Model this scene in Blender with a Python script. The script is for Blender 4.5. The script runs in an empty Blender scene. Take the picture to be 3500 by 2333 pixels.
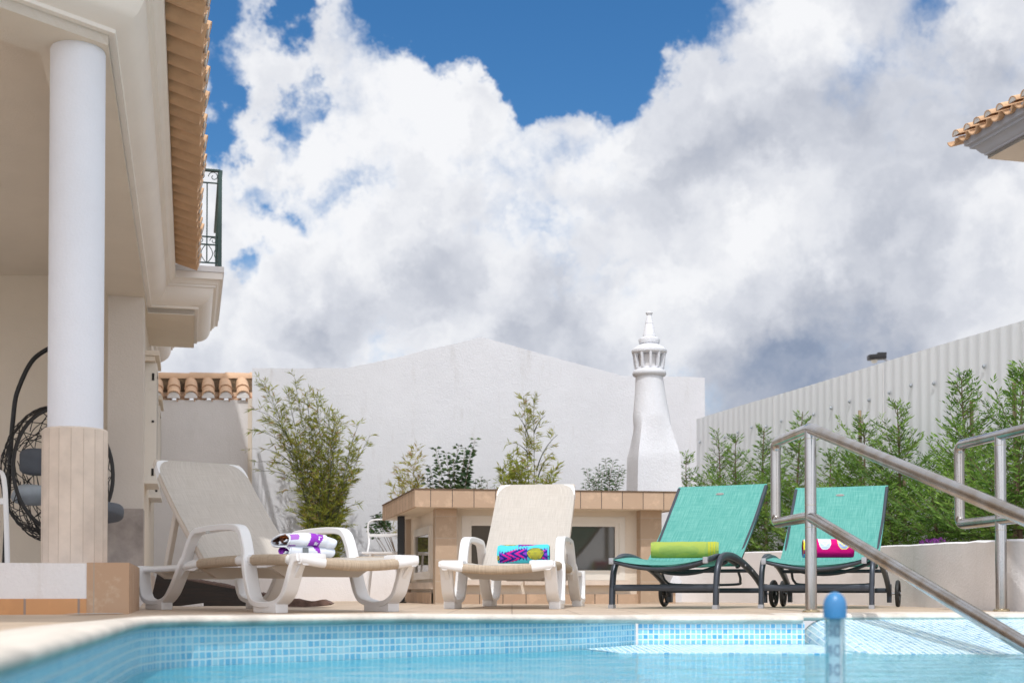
import bpy, bmesh, math, random
from mathutils import Vector, Matrix, noise
C = bpy.context.scene.collection
rnd = random.Random(7)
PI = math.pi
R = math.radians

# ---------------------------------------------------------------- camera model (positions were measured on the photograph)
F, YH, H, T = 4400.0, 2020.0, 0.108, R(1.2)
CY = YH - F*math.tan(T)
def P(px, py, d):
    """world point at forward distance d (metres along +Y) seen at pixel px,py of the 3500 px wide photograph"""
    u = (px-1750)/F; v = (CY-py)/F
    ry = math.cos(T)-v*math.sin(T); rz = math.sin(T)+v*math.cos(T)
    return Vector((u*d/ry, d, H+rz*d/ry))
def ray(px, py):
    p = P(px, py, 1.0); return (p-Vector((0, 0, H))).normalized()
def onplane(px, py, a, b):
    """hit of the pixel ray with the vertical plane through ground points a and b"""
    r = ray(px, py); n = Vector((b[1]-a[1], -(b[0]-a[0]), 0))
    o = Vector((0, 0, H)); t = (Vector((a[0], a[1], 0))-o).dot(n)/r.dot(n)
    return o+r*t
cd = bpy.data.cameras.new('camera'); cam = bpy.data.objects.new('camera', cd); C.objects.link(cam)
cam.location = (0, 0, H); cam.rotation_euler = (R(90)+T, 0, 0)
cd.sensor_width = 36; cd.lens = F/3500*36; cd.shift_y = (CY-1166.5)/3500
cd.clip_start = .05; cd.clip_end = 3000
cd.dof.use_dof = True; cd.dof.focus_distance = 8.5; cd.dof.aperture_fstop = 3.3
bpy.context.scene.camera = cam
S = bpy.context.scene
S.render.engine = 'CYCLES'
S.view_settings.view_transform = 'Standard'; S.view_settings.look = 'None'
S.view_settings.exposure = .11; S.view_settings.gamma = 1
S.cycles.max_bounces = 6; S.cycles.transparent_max_bounces = 10; S.cycles.use_adaptive_sampling = True; S.cycles.adaptive_threshold = .02; S.cycles.caustics_reflective = False; S.cycles.caustics_refractive = False

# ---------------------------------------------------------------- mesh builder
ORG = {}
class MB:
    def __init__(s): s.v = []; s.f = []; s.uv = {}; s.mi = {}; s.col = {}
    def add(s, vs, fs, uvs=None, mi=0, cols=None):
        o = len(s.v); s.v += [tuple(p) for p in vs]
        for k, f in enumerate(fs):
            i = len(s.f); s.f.append([o+j for j in f])
            if uvs is not None: s.uv[i] = uvs[k]
            if cols is not None: s.col[i] = cols[k]
            if mi: s.mi[i] = mi
        return s
    def box(s, c, d, rot=None, bev=0, mi=0):
        c = Vector(c); x, y, z = d[0]/2, d[1]/2, d[2]/2
        if bev:
            b = min(bev, x*.9, y*.9, z*.9); bm = bmesh.new(); bmesh.ops.create_cube(bm, size=1)
            for v in bm.verts: v.co = Vector((v.co.x*d[0], v.co.y*d[1], v.co.z*d[2]))
            bmesh.ops.bevel(bm, geom=bm.edges[:], offset=b, segments=2, affect='EDGES', profile=.7)
            vs = [(rot @ v.co if rot else v.co)+c for v in bm.verts]; bm.verts.index_update()
            fs = [[v.index for v in f.verts] for f in bm.faces]; bm.free()
            return s.add(vs, fs, mi=mi)
        vs = [Vector((a*x, b*y, e*z)) for a in (-1, 1) for b in (-1, 1) for e in (-1, 1)]
        vs = [(rot @ v if rot else v)+c for v in vs]
        return s.add(vs, [(0, 1, 3, 2), (4, 6, 7, 5), (0, 4, 5, 1), (2, 3, 7, 6), (0, 2, 6, 4), (1, 5, 7, 3)], mi=mi)
    def prism(s, poly, ext, mi=0):
        """polygon of 3-D points extruded by vector ext"""
        n = len(poly); e = Vector(ext); a = [Vector(p) for p in poly]
        return s.add(a+[p+e for p in a], [list(range(n))[::-1], list(range(n, 2*n))]+[(i, (i+1) % n, n+(i+1) % n, n+i) for i in range(n)], mi=mi)
    def tube(s, pts, r, seg=10, closed=False, flat=1.0, ref=None, mi=0):
        pts = [Vector(p) for p in pts]; n = len(pts)
        rs = r if isinstance(r, (list, tuple)) else [r]*n
        vs = []; up = Vector(ref) if ref else None
        for i, p in enumerate(pts):
            if closed: t = pts[(i+1) % n]-pts[i-1]
            else: t = pts[min(i+1, n-1)]-pts[max(i-1, 0)]
            if t.length < 1e-9: t = Vector((0, 0, 1))
            t.normalize()
            if up is None:
                up = Vector((0, 0, 1)) if abs(t.z) < .9 else Vector((1, 0, 0))
            a = t.cross(up)
            if a.length < 1e-4: a = t.cross(Vector((.3, 1, .2)))
            a.normalize(); b = a.cross(t).normalized()
            if not ref: up = b
            # mitre stretch
            for k in range(seg):
                an = 2*PI*k/seg; vs.append(p+a*math.cos(an)*rs[i]+b*math.sin(an)*rs[i]*flat)
        fs = []
        for i in range(n if closed else n-1):
            j = (i+1) % n
            for k in range(seg):
                l = (k+1) % seg; fs.append((i*seg+k, i*seg+l, j*seg+l, j*seg+k))
        if not closed:
            fs.append(list(range(seg))[::-1]); fs.append([(n-1)*seg+k for k in range(seg)])
        return s.add(vs, fs, mi=mi)
    def bar(s, pts, w, h, side, bev=.15):
        """rectangular bar swept along pts; side = fixed sideways direction (width w), h thickness in-plane"""
        pts = [Vector(p) for p in pts]; n = len(pts); sd = Vector(side).normalized(); vs = []
        ww = w if isinstance(w, (list, tuple)) else [w]*n
        hh = h if isinstance(h, (list, tuple)) else [h]*n
        for i, p in enumerate(pts):
            t = (pts[min(i+1, n-1)]-pts[max(i-1, 0)]).normalized(); q = sd.cross(t).normalized()
            W, Hh = ww[i]/2, hh[i]/2; b = min(W, Hh)*2*bev
            for (a, c) in ((W, Hh-b), (W-b, Hh), (-W+b, Hh), (-W, Hh-b), (-W, -Hh+b), (-W+b, -Hh), (W-b, -Hh), (W, -Hh+b)):
                vs.append(p+sd*a+q*c)
        fs = [(i*8+k, i*8+(k+1) % 8, (i+1)*8+(k+1) % 8, (i+1)*8+k) for i in range(n-1) for k in range(8)]
        fs += [list(range(8))[::-1], [(n-1)*8+k for k in range(8)]]
        return s.add(vs, fs)
    def lathe(s, prof, c, seg=32, axis=None, mi=0):
        """prof list of (r,z); axis None = Z"""
        c = Vector(c); vs = []; n = len(prof)
        if axis is None: ax, a, b = Vector((0, 0, 1)), Vector((1, 0, 0)), Vector((0, 1, 0))
        else:
            ax = Vector(axis).normalized(); a = ax.orthogonal().normalized(); b = ax.cross(a)
        for (r, z) in prof:
            for k in range(seg):
                an = 2*PI*k/seg; vs.append(c+ax*z+(a*math.cos(an)+b*math.sin(an))*r)
        fs = [(i*seg+k, i*seg+(k+1) % seg, (i+1)*seg+(k+1) % seg, (i+1)*seg+k) for i in range(n-1) for k in range(seg)]
        fs += [list(range(seg))[::-1], [(n-1)*seg+k for k in range(seg)]]
        return s.add(vs, fs, mi=mi)
    def grid(s, fn, nu, nv, uvf=None, colf=None, mi=0):
        vs = [fn(i/nu, j/nv) for j in range(nv+1) for i in range(nu+1)]
        fs = []; uvs = []; cols = []
        for j in range(nv):
            for i in range(nu):
                a = j*(nu+1)+i; fs.append((a, a+1, a+nu+2, a+nu+1))
                q = [(i, j), (i+1, j), (i+1, j+1), (i, j+1)]
                uvs.append([(uvf(x/nu, y/nv) if uvf else (x/nu, y/nv)) for x, y in q])
                if colf: cols.append(colf((i+.5)/nu, (j+.5)/nv))
        return s.add(vs, fs, uvs, mi, cols if colf else None)
    def build(s, name, mats, parent=None, local=False, smooth=40, loc=None):
        me = bpy.data.meshes.new(name)
        if local: o0 = Vector((0, 0, 0))
        elif parent is not None: o0 = ORG[parent.name]
        elif loc is not None: o0 = Vector(loc)
        else:
            n = len(s.v); o0 = Vector((sum(p[0] for p in s.v)/n, sum(p[1] for p in s.v)/n, min(p[2] for p in s.v)))
        me.from_pydata([(p[0]-o0[0], p[1]-o0[1], p[2]-o0[2]) for p in s.v], [], s.f)
        if not isinstance(mats, (list, tuple)): mats = [mats]
        for m in mats: me.materials.append(m)
        if s.uv:
            l = me.uv_layers.new(name='UVMap').data
            for pi, p in enumerate(me.polygons):
                q = s.uv.get(pi)
                if q:
                    for k, li in enumerate(p.loop_indices): l[li].uv = q[k]
        if s.col:
            ca = me.color_attributes.new('Col', 'FLOAT_COLOR', 'CORNER')
            for pi, p in enumerate(me.polygons):
                q = s.col.get(pi, (.5, .5, .5))
                for li in p.loop_indices: ca.data[li].color = (q[0], q[1], q[2], 1)
        for pi, m in s.mi.items(): me.polygons[pi].material_index = m
        if smooth:
            me.polygons.foreach_set('use_smooth', [True]*len(me.polygons))
            me.set_sharp_from_angle(angle=R(smooth))
        me.update()
        o = bpy.data.objects.new(name, me); C.objects.link(o)
        if parent is not None: o.parent = parent; ORG[o.name] = ORG.get(parent.name, Vector((0, 0, 0)))
        else:
            o.location = o0; ORG[o.name] = o0.copy()
        return o
def recalc(o):
    bm = bmesh.new(); bm.from_mesh(o.data); bmesh.ops.recalc_face_normals(bm, faces=bm.faces); bm.to_mesh(o.data); bm.free(); return o
def empty(name, loc=(0, 0, 0), rz=0):
    o = bpy.data.objects.new(name, None); C.objects.link(o); o.empty_display_size = .1
    o.location = loc; o.rotation_euler = (0, 0, rz); ORG[o.name] = Vector(loc); return o
def tag(o, label=None, cat=None, group=None, kind=None):
    if label: o['label'] = label
    if cat: o['category'] = cat
    if group: o['group'] = group
    if kind: o['kind'] = kind
    return o
def kids(o): return [x for x in C.objects if x.parent == o]
def copy_tree(o, parent=None):
    c = o.copy(); C.objects.link(c); c.parent = parent
    for ch in kids(o): copy_tree(ch, c)
    return c
def spline(pts, n=8):
    """Catmull-Rom through points"""
    p = [Vector(q) for q in pts]; out = []
    for i in range(len(p)-1):
        a, b, c, d = p[max(i-1, 0)], p[i], p[i+1], p[min(i+2, len(p)-1)]
        for k in range(n):
            t = k/n
            out.append(.5*((2*b)+(c-a)*t+(2*a-5*b+4*c-d)*t*t+(3*b-a-3*c+d)*t**3))
    out.append(p[-1]); return out

# ---------------------------------------------------------------- materials
def lin(r, g, b):
    f = lambda c: ((c/255)/12.92 if c/255 <= .04045 else ((c/255+.055)/1.055)**2.4)
    return (f(r), f(g), f(b), 1)
class NT:
    def __init__(s, t): s.t = t
    def n(s, typ, **kw):
        x = s.t.nodes.new(typ)
        for k, v in kw.items():
            if k.startswith('i_'):
                key = k[2:]; key = int(key) if key.isdigit() else key.replace('_', ' ')
                s.set(x, key, v)
            else: setattr(x, k, v)
        return x
    def set(s, x, key, v):
        if isinstance(v, bpy.types.NodeSocket): s.t.links.new(v, x.inputs[key])
        else: x.inputs[key].default_value = v
    def m(s, op, a, b=None, c=None, clamp=False):
        x = s.t.nodes.new('ShaderNodeMath'); x.operation = op; x.use_clamp = clamp
        for i, v in enumerate((a, b, c)):
            if v is not None: s.set(x, i, v)
        return x.outputs[0]
    def mix(s, f, a, b, bt='MIX'):
        x = s.t.nodes.new('ShaderNodeMix'); x.data_type = 'RGBA'; x.blend_type = bt
        s.set(x, 0, f); s.set(x, 6, a); s.set(x, 7, b); return x.outputs[2]
    def ramp(s, f, stops):
        x = s.t.nodes.new('ShaderNodeValToRGB'); s.set(x, 0, f); e = x.color_ramp.elements
        while len(e) < len(stops): e.new(.5)
        for k, (p, c) in enumerate(stops):
            e[k].position = p; e[k].color = c if isinstance(c, tuple) else (c, c, c, 1)
        return x.outputs[0]
    def rng(s, v, a, b, c=0, d=1, smooth=False):
        x = s.t.nodes.new('ShaderNodeMapRange'); x.interpolation_type = 'SMOOTHSTEP' if smooth else 'LINEAR'
        for i, q in enumerate((v, a, b, c, d)): s.set(x, i, q)
        return x.outputs[0]
    def noise(s, vec, scale, detail=4, rough=.5, dist=0):
        x = s.n('ShaderNodeTexNoise'); s.set(x, 'Vector', vec); s.set(x, 'Scale', scale); s.set(x, 'Detail', detail)
        s.set(x, 'Roughness', rough); s.set(x, 'Distortion', dist); return x.outputs[0]
    def scale(s, vec, v):
        x = s.n('ShaderNodeMapping'); s.set(x, 0, vec); x.inputs[3].default_value = v; return x.outputs[0]
def base(name, rough=.6, metal=0, spec=.5):
    m = bpy.data.materials.new(name); m.use_nodes = True; N = NT(m.node_tree)
    b = m.node_tree.nodes['Principled BSDF']; b.inputs['Roughness'].default_value = rough
    b.inputs['Metallic'].default_value = metal; b.inputs['Specular IOR Level'].default_value = spec
    tc = N.n('ShaderNodeTexCoord'); return m, N, b, tc
def bump(N, b, h, strength=.3, dist=.01):
    x = N.n('ShaderNodeBump'); N.set(x, 'Height', h); N.set(x, 'Strength', strength); N.set(x, 'Distance', dist)
    N.t.links.new(x.outputs[0], b.inputs['Normal'])
def plain(name, col, rough=.6, metal=0, var=.12, vs=6, bs=0, bstr=.3, bd=.004, stretch=(1, 1, 1), spec=.5):
    m, N, b, tc = base(name, rough, metal, spec); v = N.scale(tc.outputs['Object'], stretch)
    n = N.noise(v, vs, 5, .6)
    c2 = tuple(max(0, c*(1-var)) for c in col[:3])+(1,); c3 = tuple(min(1, c*(1+var)) for c in col[:3])+(1,)
    N.set(b, 'Base Color', N.mix(N.rng(n, .3, .7), c2, c3))
    N.set(b, 'Roughness', N.rng(n, .3, .7, max(.02, rough-.08), min(1, rough+.08)))
    if bs: bump(N, b, N.noise(v, bs, 5, .65), bstr, bd)
    return m
def stucco(name, col, dirt=0.0, bs=55, bstr=.8, dcol=(.32, .27, .2, 1)):
    m, N, b, tc = base(name, .88, 0, .25); v = tc.outputs['Object']
    n = N.noise(v, 1.3, 6, .65); n2 = N.noise(N.scale(v, (1, 1, .18)), 5, 6, .7)
    c = N.mix(N.rng(n, .35, .7), tuple(x*.93 for x in col[:3])+(1,), col)
    if dirt: c = N.mix(N.m('MULTIPLY', N.rng(n2, .58, .8), dirt), c, dcol)
    N.set(b, 'Base Color', c)
    h = N.m('ADD', N.noise(v, bs, 4, .6), N.m('MULTIPLY', N.noise(v, bs/7, 3, .5), .8))
    bump(N, b, h, bstr, .0055)
    return m
def mosaic(name, c1, c2, c3, mortar, rough=.25, mw=.075, stain=0):
    """small square tiles laid out on UV, one unit a tile, each its own shade"""
    m, N, b, tc = base(name, rough); uv = tc.outputs['UV']
    wob = N.n('ShaderNodeVectorMath', operation='MULTIPLY_ADD')
    nz = N.n('ShaderNodeTexNoise'); N.set(nz, 'Vector', uv); N.set(nz, 'Scale', .8)
    N.set(wob, 0, nz.outputs[1]); wob.inputs[1].default_value = (.16, .16, 0); N.set(wob, 2, uv)
    vec = wob.outputs[0]
    fl = N.n('ShaderNodeVectorMath', operation='FLOOR'); N.set(fl, 0, vec)
    wn = N.n('ShaderNodeTexWhiteNoise', noise_dimensions='2D'); N.set(wn, 'Vector', fl.outputs[0])
    col = N.ramp(wn.outputs[0], [(0, c1), (.45, c2), (.8, c2), (1, c3)])
    fr = N.n('ShaderNodeVectorMath', operation='FRACTION'); N.set(fr, 0, vec)
    sx = N.n('ShaderNodeSeparateXYZ'); N.set(sx, 0, fr.outputs[0])
    ed = N.m('MINIMUM', N.m('MINIMUM', sx.outputs[0], N.m('SUBTRACT', 1, sx.outputs[0])), N.m('MINIMUM', sx.outputs[1], N.m('SUBTRACT', 1, sx.outputs[1])))
    g = N.rng(ed, mw*.55, mw*1.15)
    sm = N.noise(uv, .35, 5, .7)
    lime = N.rng(sm, .62, .75, 0, .5)
    col = N.mix(lime, col, mortar)
    N.set(b, 'Base Color', N.mix(g, mortar, col)); N.set(b, 'Roughness', N.rng(g, 0, 1, .8, rough))
    bump(N, b, g, .35, .003)
    return m
def tiles(name, c1, c2, mortar, w, h, coord='Object', off=0.0, mort=.004, rough=.6, vs=9, swap=None, patch=.5, pc=None):
    m, N, b, tc = base(name, rough); v = tc.outputs[coord]
    if swap:
        sp = N.n('ShaderNodeSeparateXYZ'); N.set(sp, 0, v); cb = N.n('ShaderNodeCombineXYZ')
        for i, k in enumerate(swap): N.set(cb, i, sp.outputs[k])
        v = cb.outputs[0]
    br = N.n('ShaderNodeTexBrick'); br.offset = off; br.squash = 1; N.set(br, 'Vector', v)
    N.set(br, 'Scale', 1.0); N.set(br, 'Mortar Size', mort); N.set(br, 'Mortar Smooth', .3); N.set(br, 'Brick Width', w); N.set(br, 'Row Height', h)
    N.set(br, 'Color1', c1); N.set(br, 'Color2', c2); N.set(br, 'Mortar', mortar)
    n = N.noise(tc.outputs['Object'], vs, 6, .7)
    pcc = pc or tuple(min(1, x*1.5) for x in c1[:3])+(1,)
    col = N.mix(N.m('MULTIPLY', N.rng(n, .52, .66), patch), br.outputs[0], pcc)
    col = N.mix(N.rng(br.outputs[1], 0, 1), col, mortar)
    N.set(b, 'Base Color', col)
    hgt = N.m('SUBTRACT', N.m('MULTIPLY', n, .3), br.outputs[1]); bump(N, b, hgt, .4, .004)
    return m
def weave(name, c1, c2, sx=(900, 14, 1)):
    m, N, b, tc = base(name, .75, 0, .3); uv = tc.outputs['UV']
    a = N.noise(N.scale(uv, (170, 7, 1)), 1, 3, .6); a2 = N.noise(N.scale(uv, (8, 200, 1)), 1, 3, .6)
    big = N.noise(N.scale(uv, (2, 2, 1)), 1, 4, .6)
    t = N.m('ADD', N.m('MULTIPLY', a, .6), N.m('MULTIPLY', a2, .4))
    col = N.mix(N.rng(t, .38, .62), c1, c2)
    col = N.mix(N.rng(big, .3, .7, 0, .18), col, c1)
    N.set(b, 'Base Color', col); bump(N, b, t, .5, .002)
    # fabric lets a little sun through
    tr = N.n('ShaderNodeBsdfTranslucent'); N.set(tr, 'Color', col); mx = N.n('ShaderNodeMixShader'); mx.inputs[0].default_value = .22
    out = N.t.nodes['Material Output']; N.t.links.new(b.outputs[0], mx.inputs[1]); N.t.links.new(tr.outputs[0], mx.inputs[2]); N.t.links.new(mx.outputs[0], out.inputs[0])
    return m
def leafmat(name, col, tl=.35, rough=.5):
    m, N, b, tc = base(name, rough, 0, .35)
    n = N.noise(tc.outputs['Object'], 14, 3, .6)
    c = N.mix(N.rng(n, .3, .7), tuple(x*.65 for x in col[:3])+(1,), tuple(min(1, x*1.35) for x in col[:3])+(1,))
    N.set(b, 'Base Color', c)
    tr = N.n('ShaderNodeBsdfTranslucent'); N.set(tr, 'Color', c); mx = N.n('ShaderNodeMixShader'); mx.inputs[0].default_value = tl
    out = N.t.nodes['Material Output']; N.t.links.new(b.outputs[0], mx.inputs[1]); N.t.links.new(tr.outputs[0], mx.inputs[2]); N.t.links.new(mx.outputs[0], out.inputs[0])
    return m
def colmat(name, rough=.85, bs=300):
    m, N, b, tc = base(name, rough, 0, .2)
    a = N.n('ShaderNodeVertexColor'); a.layer_name = 'Col'; N.set(b, 'Base Color', a.outputs[0])
    h = N.m('ADD', N.noise(tc.outputs['Object'], bs, 3, .6), N.m('MULTIPLY', N.noise(tc.outputs['Object'], 22, 3, .6), 3))
    bump(N, b, h, .5, .003); return m
M = {}
M['wall'] = stucco('white_stucco', (.72, .73, .77, 1), .30)
M['wall_old'] = stucco('weathered_stucco', (.80, .78, .78, 1), .2)
M['planter'] = stucco('planter_stucco', (.84, .82, .83, 1), .18, 60, .7)
M['cream'] = stucco('cream_render', (.78, .70, .60, 1), .04, 60, .45)
M['pillarc'] = stucco('pillar_render', (.68, .62, .56, 1), .05, 60, .5)
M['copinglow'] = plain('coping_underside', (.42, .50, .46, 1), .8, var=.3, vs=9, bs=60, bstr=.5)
M['creamwall'] = stucco('beige_render', (.76, .68, .58, 1), .05, 60, .4)
M['moulding'] = plain('painted_moulding', (.87, .82, .77, 1), .7, var=.03, vs=2, bs=25, bstr=.15)
M['column'] = stucco('column_render', (.79, .81, .88, 1), .03, 70, .35)
M['bluegrey'] = plain('neighbour_moulding', (.36, .38, .43, 1), .8, var=.05, vs=2)  # bluish shade on the neighbour's cornice is put into this colour
M['bouncepaving'] = plain('bounce_paving', (.50, .46, .41, 1), .9, var=.12, vs=3)  # unseen ground around the deck, made pale to bounce fill light
M['jointc'] = plain('sleeve_joint', (.50, .41, .34, 1), .8)
M['stepc'] = stucco('step_stucco', (.80, .77, .77, 1), .45, 60, .7, (.50, .40, .30, 1))
M['limestone'] = plain('pale_limestone', (.66, .56, .48, 1), .75, var=.16, vs=5, bs=60, bstr=.4)
M['greystone'] = plain('grey_marble', (.36, .31, .28, 1), .6, var=.28, vs=5)
M['deck'] = tiles('deck_tile', (.50, .39, .29, 1), (.57, .45, .34, 1), (.34, .26, .19, 1), .32, .32, 'Object', 0, .005, .55, 3, patch=.4, pc=(.66, .52, .38, 1))
M['terra'] = tiles('terracotta_tile', (.46, .32, .22, 1), (.53, .38, .27, 1), (.12, .09, .07, 1), .185, .4, 'UV', 0, .004, .6, 9, patch=.55, pc=(.66, .47, .33, 1))
M['terrafull'] = tiles('terracotta_wall_tile', (.41, .30, .21, 1), (.48, .35, .25, 1), (.46, .37, .29, 1), .187, .187, 'UV', 0, .004, .6, 9, patch=.5, pc=(.60, .45, .33, 1))
M['skirt'] = tiles('orange_skirting_tile', (.55, .27, .11, 1), (.60, .31, .14, 1), (.30, .22, .18, 1), .24, .4, 'UV', 0, .006, .5, 7, patch=.2)
M['coping'] = plain('pool_coping_stone', (.68, .62, .55, 1), .8, var=.22, vs=9, bs=80, bstr=.5, bd=.006)
M['poolA'] = mosaic('pool_mosaic', lin(98, 172, 208), lin(128, 192, 216), lin(152, 204, 222), lin(190, 220, 228), .25, .12)
M['poolP'] = mosaic('pool_mosaic_dry', lin(80, 165, 215), lin(140, 205, 230), lin(170, 218, 236), lin(228, 233, 235), .25, .13)
M['poolB'] = mosaic('pool_mosaic_pale', lin(70, 160, 215), lin(175, 222, 238), lin(200, 232, 240), lin(232, 240, 242), .25, .10)
M['poolF'] = mosaic('pool_floor_mosaic', lin(40, 170, 200), lin(80, 195, 215), lin(110, 205, 220), lin(150, 215, 225), .4, .07)
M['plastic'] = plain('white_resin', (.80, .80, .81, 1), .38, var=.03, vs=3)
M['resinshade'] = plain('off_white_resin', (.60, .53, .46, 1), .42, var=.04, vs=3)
M['sling'] = weave('beige_sling', (.56, .52, .47, 1), (.68, .64, .59, 1))
M['slingwrap'] = weave('beige_sling_edge', (.48, .38, .28, 1), (.66, .55, .43, 1))
M['teal'] = weave('turquoise_sling', (.08, .36, .32, 1), (.20, .53, .48, 1))
M['alu'] = plain('anthracite_aluminium', (.055, .066, .085, 1), .38, .35, var=.1, vs=20)
M['alulight'] = plain('silver_cap', (.42, .43, .46, 1), .35, .5, var=.05)
M['rubber'] = plain('black_rubber', (.02, .02, .021, 1), .55, var=.15, vs=20)
M['black'] = plain('black_metal', (.014, .014, .015, 1), .4, .2, var=.1)
M['wicker'] = plain('black_wicker', (.018, .017, .017, 1), .55, var=.2, vs=40)
M['greycush'] = plain('slate_cushion', (.12, .135, .16, 1), .9, var=.12, vs=8, bs=200, bstr=.4, bd=.002)
M['palecush'] = plain('pale_cushion', (.42, .47, .52, 1), .9, var=.12, vs=8, bs=200, bstr=.4, bd=.002)
M['green'] = plain('green_painted_iron', (.035, .075, .07, 1), .45, .1, var=.15, vs=12)
M['pvc'] = plain('white_window_frame', (.74, .70, .64, 1), .35, var=.02)
M['wood'] = plain('charred_dark_wood', (.022, .014, .010, 1), .8, var=.6, vs=5, bs=30, bstr=.9, bd=.01, stretch=(1, 3, 12))
M['woodedge'] = plain('split_slate_edge', (.13, .08, .065, 1), .85, var=.5, vs=12, bs=40, bstr=1, bd=.01)
M['stake'] = plain('weathered_stake', (.36, .27, .19, 1), .85, var=.25, vs=12, stretch=(6, 6, .6), bs=40)
M['bark'] = plain('brown_bark', (.14, .095, .06, 1), .9, var=.3, vs=15, bs=40, bstr=.8)
M['tilec'] = plain('roof_clay', (.58, .37, .22, 1), .8, var=.15, vs=6, bs=50, bstr=.3)
M['tilep'] = plain('pale_roof_clay', (.66, .44, .29, 1), .8, var=.14, vs=5, bs=50, bstr=.3)
M['mortar'] = plain('mossy_mortar', (.17, .12, .075, 1), .95, var=.6, vs=14, bs=60, bstr=1, bd=.01)
M['tileend'] = plain('whitewashed_tile_end', (.62, .60, .58, 1), .8, var=.1)
M['soil'] = plain('planting_soil', (.16, .11, .07, 1), .95, var=.35, vs=14, bs=30, bstr=1, bd=.02)
M['fence'] = plain('fence_sheet', (.70, .72, .75, 1), .5, .0, var=.02, vs=1.5)
M['screw'] = plain('zinc_screw', (.5, .55, .6, 1), .3, .8)
M['plaque'] = plain('plaque_metal', (.5, .5, .48, 1), .35, .6)
M['redink'] = plain('logo_ink', (.35, .12, .10, 1), .6)
def steel():
    m, N, b, tc = base('brushed_stainless_steel', .22, 1)
    n = N.noise(N.scale(tc.outputs['Object'], (4, 4, .7)), 2, 3, .5)
    N.set(b, 'Base Color', N.mix(N.rng(n, .42, .72), (.47, .46, .46, 1), (.34, .28, .22, 1)))  # brown patches in the base colour stand in for warm reflections
    f = N.noise(tc.outputs['Object'], 9, 2, .5); N.set(b, 'Roughness', N.rng(f, .3, .7, .13, .2)); return m
M['steel'] = steel()
M['brass'] = plain('tarnished_flange', (.50, .42, .28, 1), .3, .9, var=.15, vs=20)
def glass():
    m, N, b, tc = base('tinted_window_glass', .04, 0, .8); N.set(b, 'Base Color', (.075, .07, .06, 1)); return m
M['glass'] = glass()
def grid_glass():
    m = bpy.data.materials.new('clear_tube'); m.use_nodes = True; N = NT(m.node_tree); m.node_tree.nodes.clear()
    tr = N.n('ShaderNodeBsdfTransparent'); tr.inputs[0].default_value = (.86, .93, .95, 1)
    gl = N.n('ShaderNodeBsdfGlossy'); gl.inputs['Roughness'].default_value = .05
    lw = N.n('ShaderNodeFresnel'); lw.inputs[0].default_value = 1.4
    mx = N.n('ShaderNodeMixShader'); N.set(mx, 0, N.m('ADD', lw.outputs[0], .06)); N.set(mx, 1, tr.outputs[0]); N.set(mx, 2, gl.outputs[0])
    o = N.n('ShaderNodeOutputMaterial'); N.t.links.new(mx.outputs[0], o.inputs[0]); return m
M['tube'] = grid_glass()
def water():
    m = bpy.data.materials.new('pool_water'); m.use_nodes = True; N = NT(m.node_tree); m.node_tree.nodes.clear()
    tc = N.n('ShaderNodeTexCoord'); v = tc.outputs['Object']
    h = N.m('ADD', N.m('MULTIPLY', N.noise(N.scale(v, (1.0, 1.6, 1)), 3.2, 3, .5, .6), 1.0), N.m('MULTIPLY', N.noise(N.scale(v, (1, 1.4, 1)), 14, 3, .5, .4), .22))
    bp = N.n('ShaderNodeBump'); N.set(bp, 'Height', h); bp.inputs['Strength'].default_value = 1.0; bp.inputs['Distance'].default_value = .045
    tr = N.n('ShaderNodeBsdfTransparent'); tr.inputs[0].default_value = (.62, .93, .96, 1)
    df = N.n('ShaderNodeBsdfDiffuse'); df.inputs[0].default_value = lin(78, 186, 208); 
    gl = N.n('ShaderNodeBsdfGlossy'); gl.inputs['Roughness'].default_value = .06; gl.inputs['Color'].default_value = (.9, .97, 1, 1)
    N.set(gl, 'Normal', bp.outputs[0])
    fr = N.n('ShaderNodeFresnel'); fr.inputs[0].default_value = 1.33; N.set(fr, 'Normal', bp.outputs[0])
    body = N.n('ShaderNodeMixShader'); body.inputs[0].default_value = .66; N.set(body, 1, tr.outputs[0]); N.set(body, 2, df.outputs[0])
    mx = N.n('ShaderNodeMixShader'); N.set(mx, 0, N.m('MULTIPLY', fr.outputs[0], .62)); N.set(mx, 1, body.outputs[0]); N.set(mx, 2, gl.outputs[0])
    o = N.n('ShaderNodeOutputMaterial'); N.t.links.new(mx.outputs[0], o.inputs[0]); return m
M['water'] = water()
M['towel'] = colmat('printed_towel')
M['leafA'] = leafmat('bamboo_leaf_green', (.27, .31, .05, 1)); M['leafB'] = leafmat('bamboo_leaf_yellow', (.34, .33, .06, 1)); M['leafC'] = leafmat('bamboo_leaf_dry', (.42, .28, .13, 1))
M['lf1'] = leafmat('conifer_green', (.12, .235, .035, 1), .35); M['lf2'] = leafmat('conifer_dark', (.055, .12, .025, 1), .3); M['lf3'] = leafmat('conifer_bright', (.22, .36, .065, 1), .4)
M['dk1'] = leafmat('shrub_dark_leaf', (.04, .085, .03, 1), .2, .35); M['dk2'] = leafmat('shrub_mid_leaf', (.08, .13, .04, 1), .25, .4)
M['wl1'] = leafmat('grey_green_leaf', (.12, .19, .08, 1)); M['wl2'] = leafmat('olive_leaf', (.07, .13, .05, 1))
M['cane'] = plain('dark_cane', (.06, .07, .035, 1), .6, var=.2); M['twig'] = plain('straw_twig', (.40, .33, .16, 1), .8, var=.2)
M['petal'] = plain('purple_petal', (.18, .03, .22, 1), .7)
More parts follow.
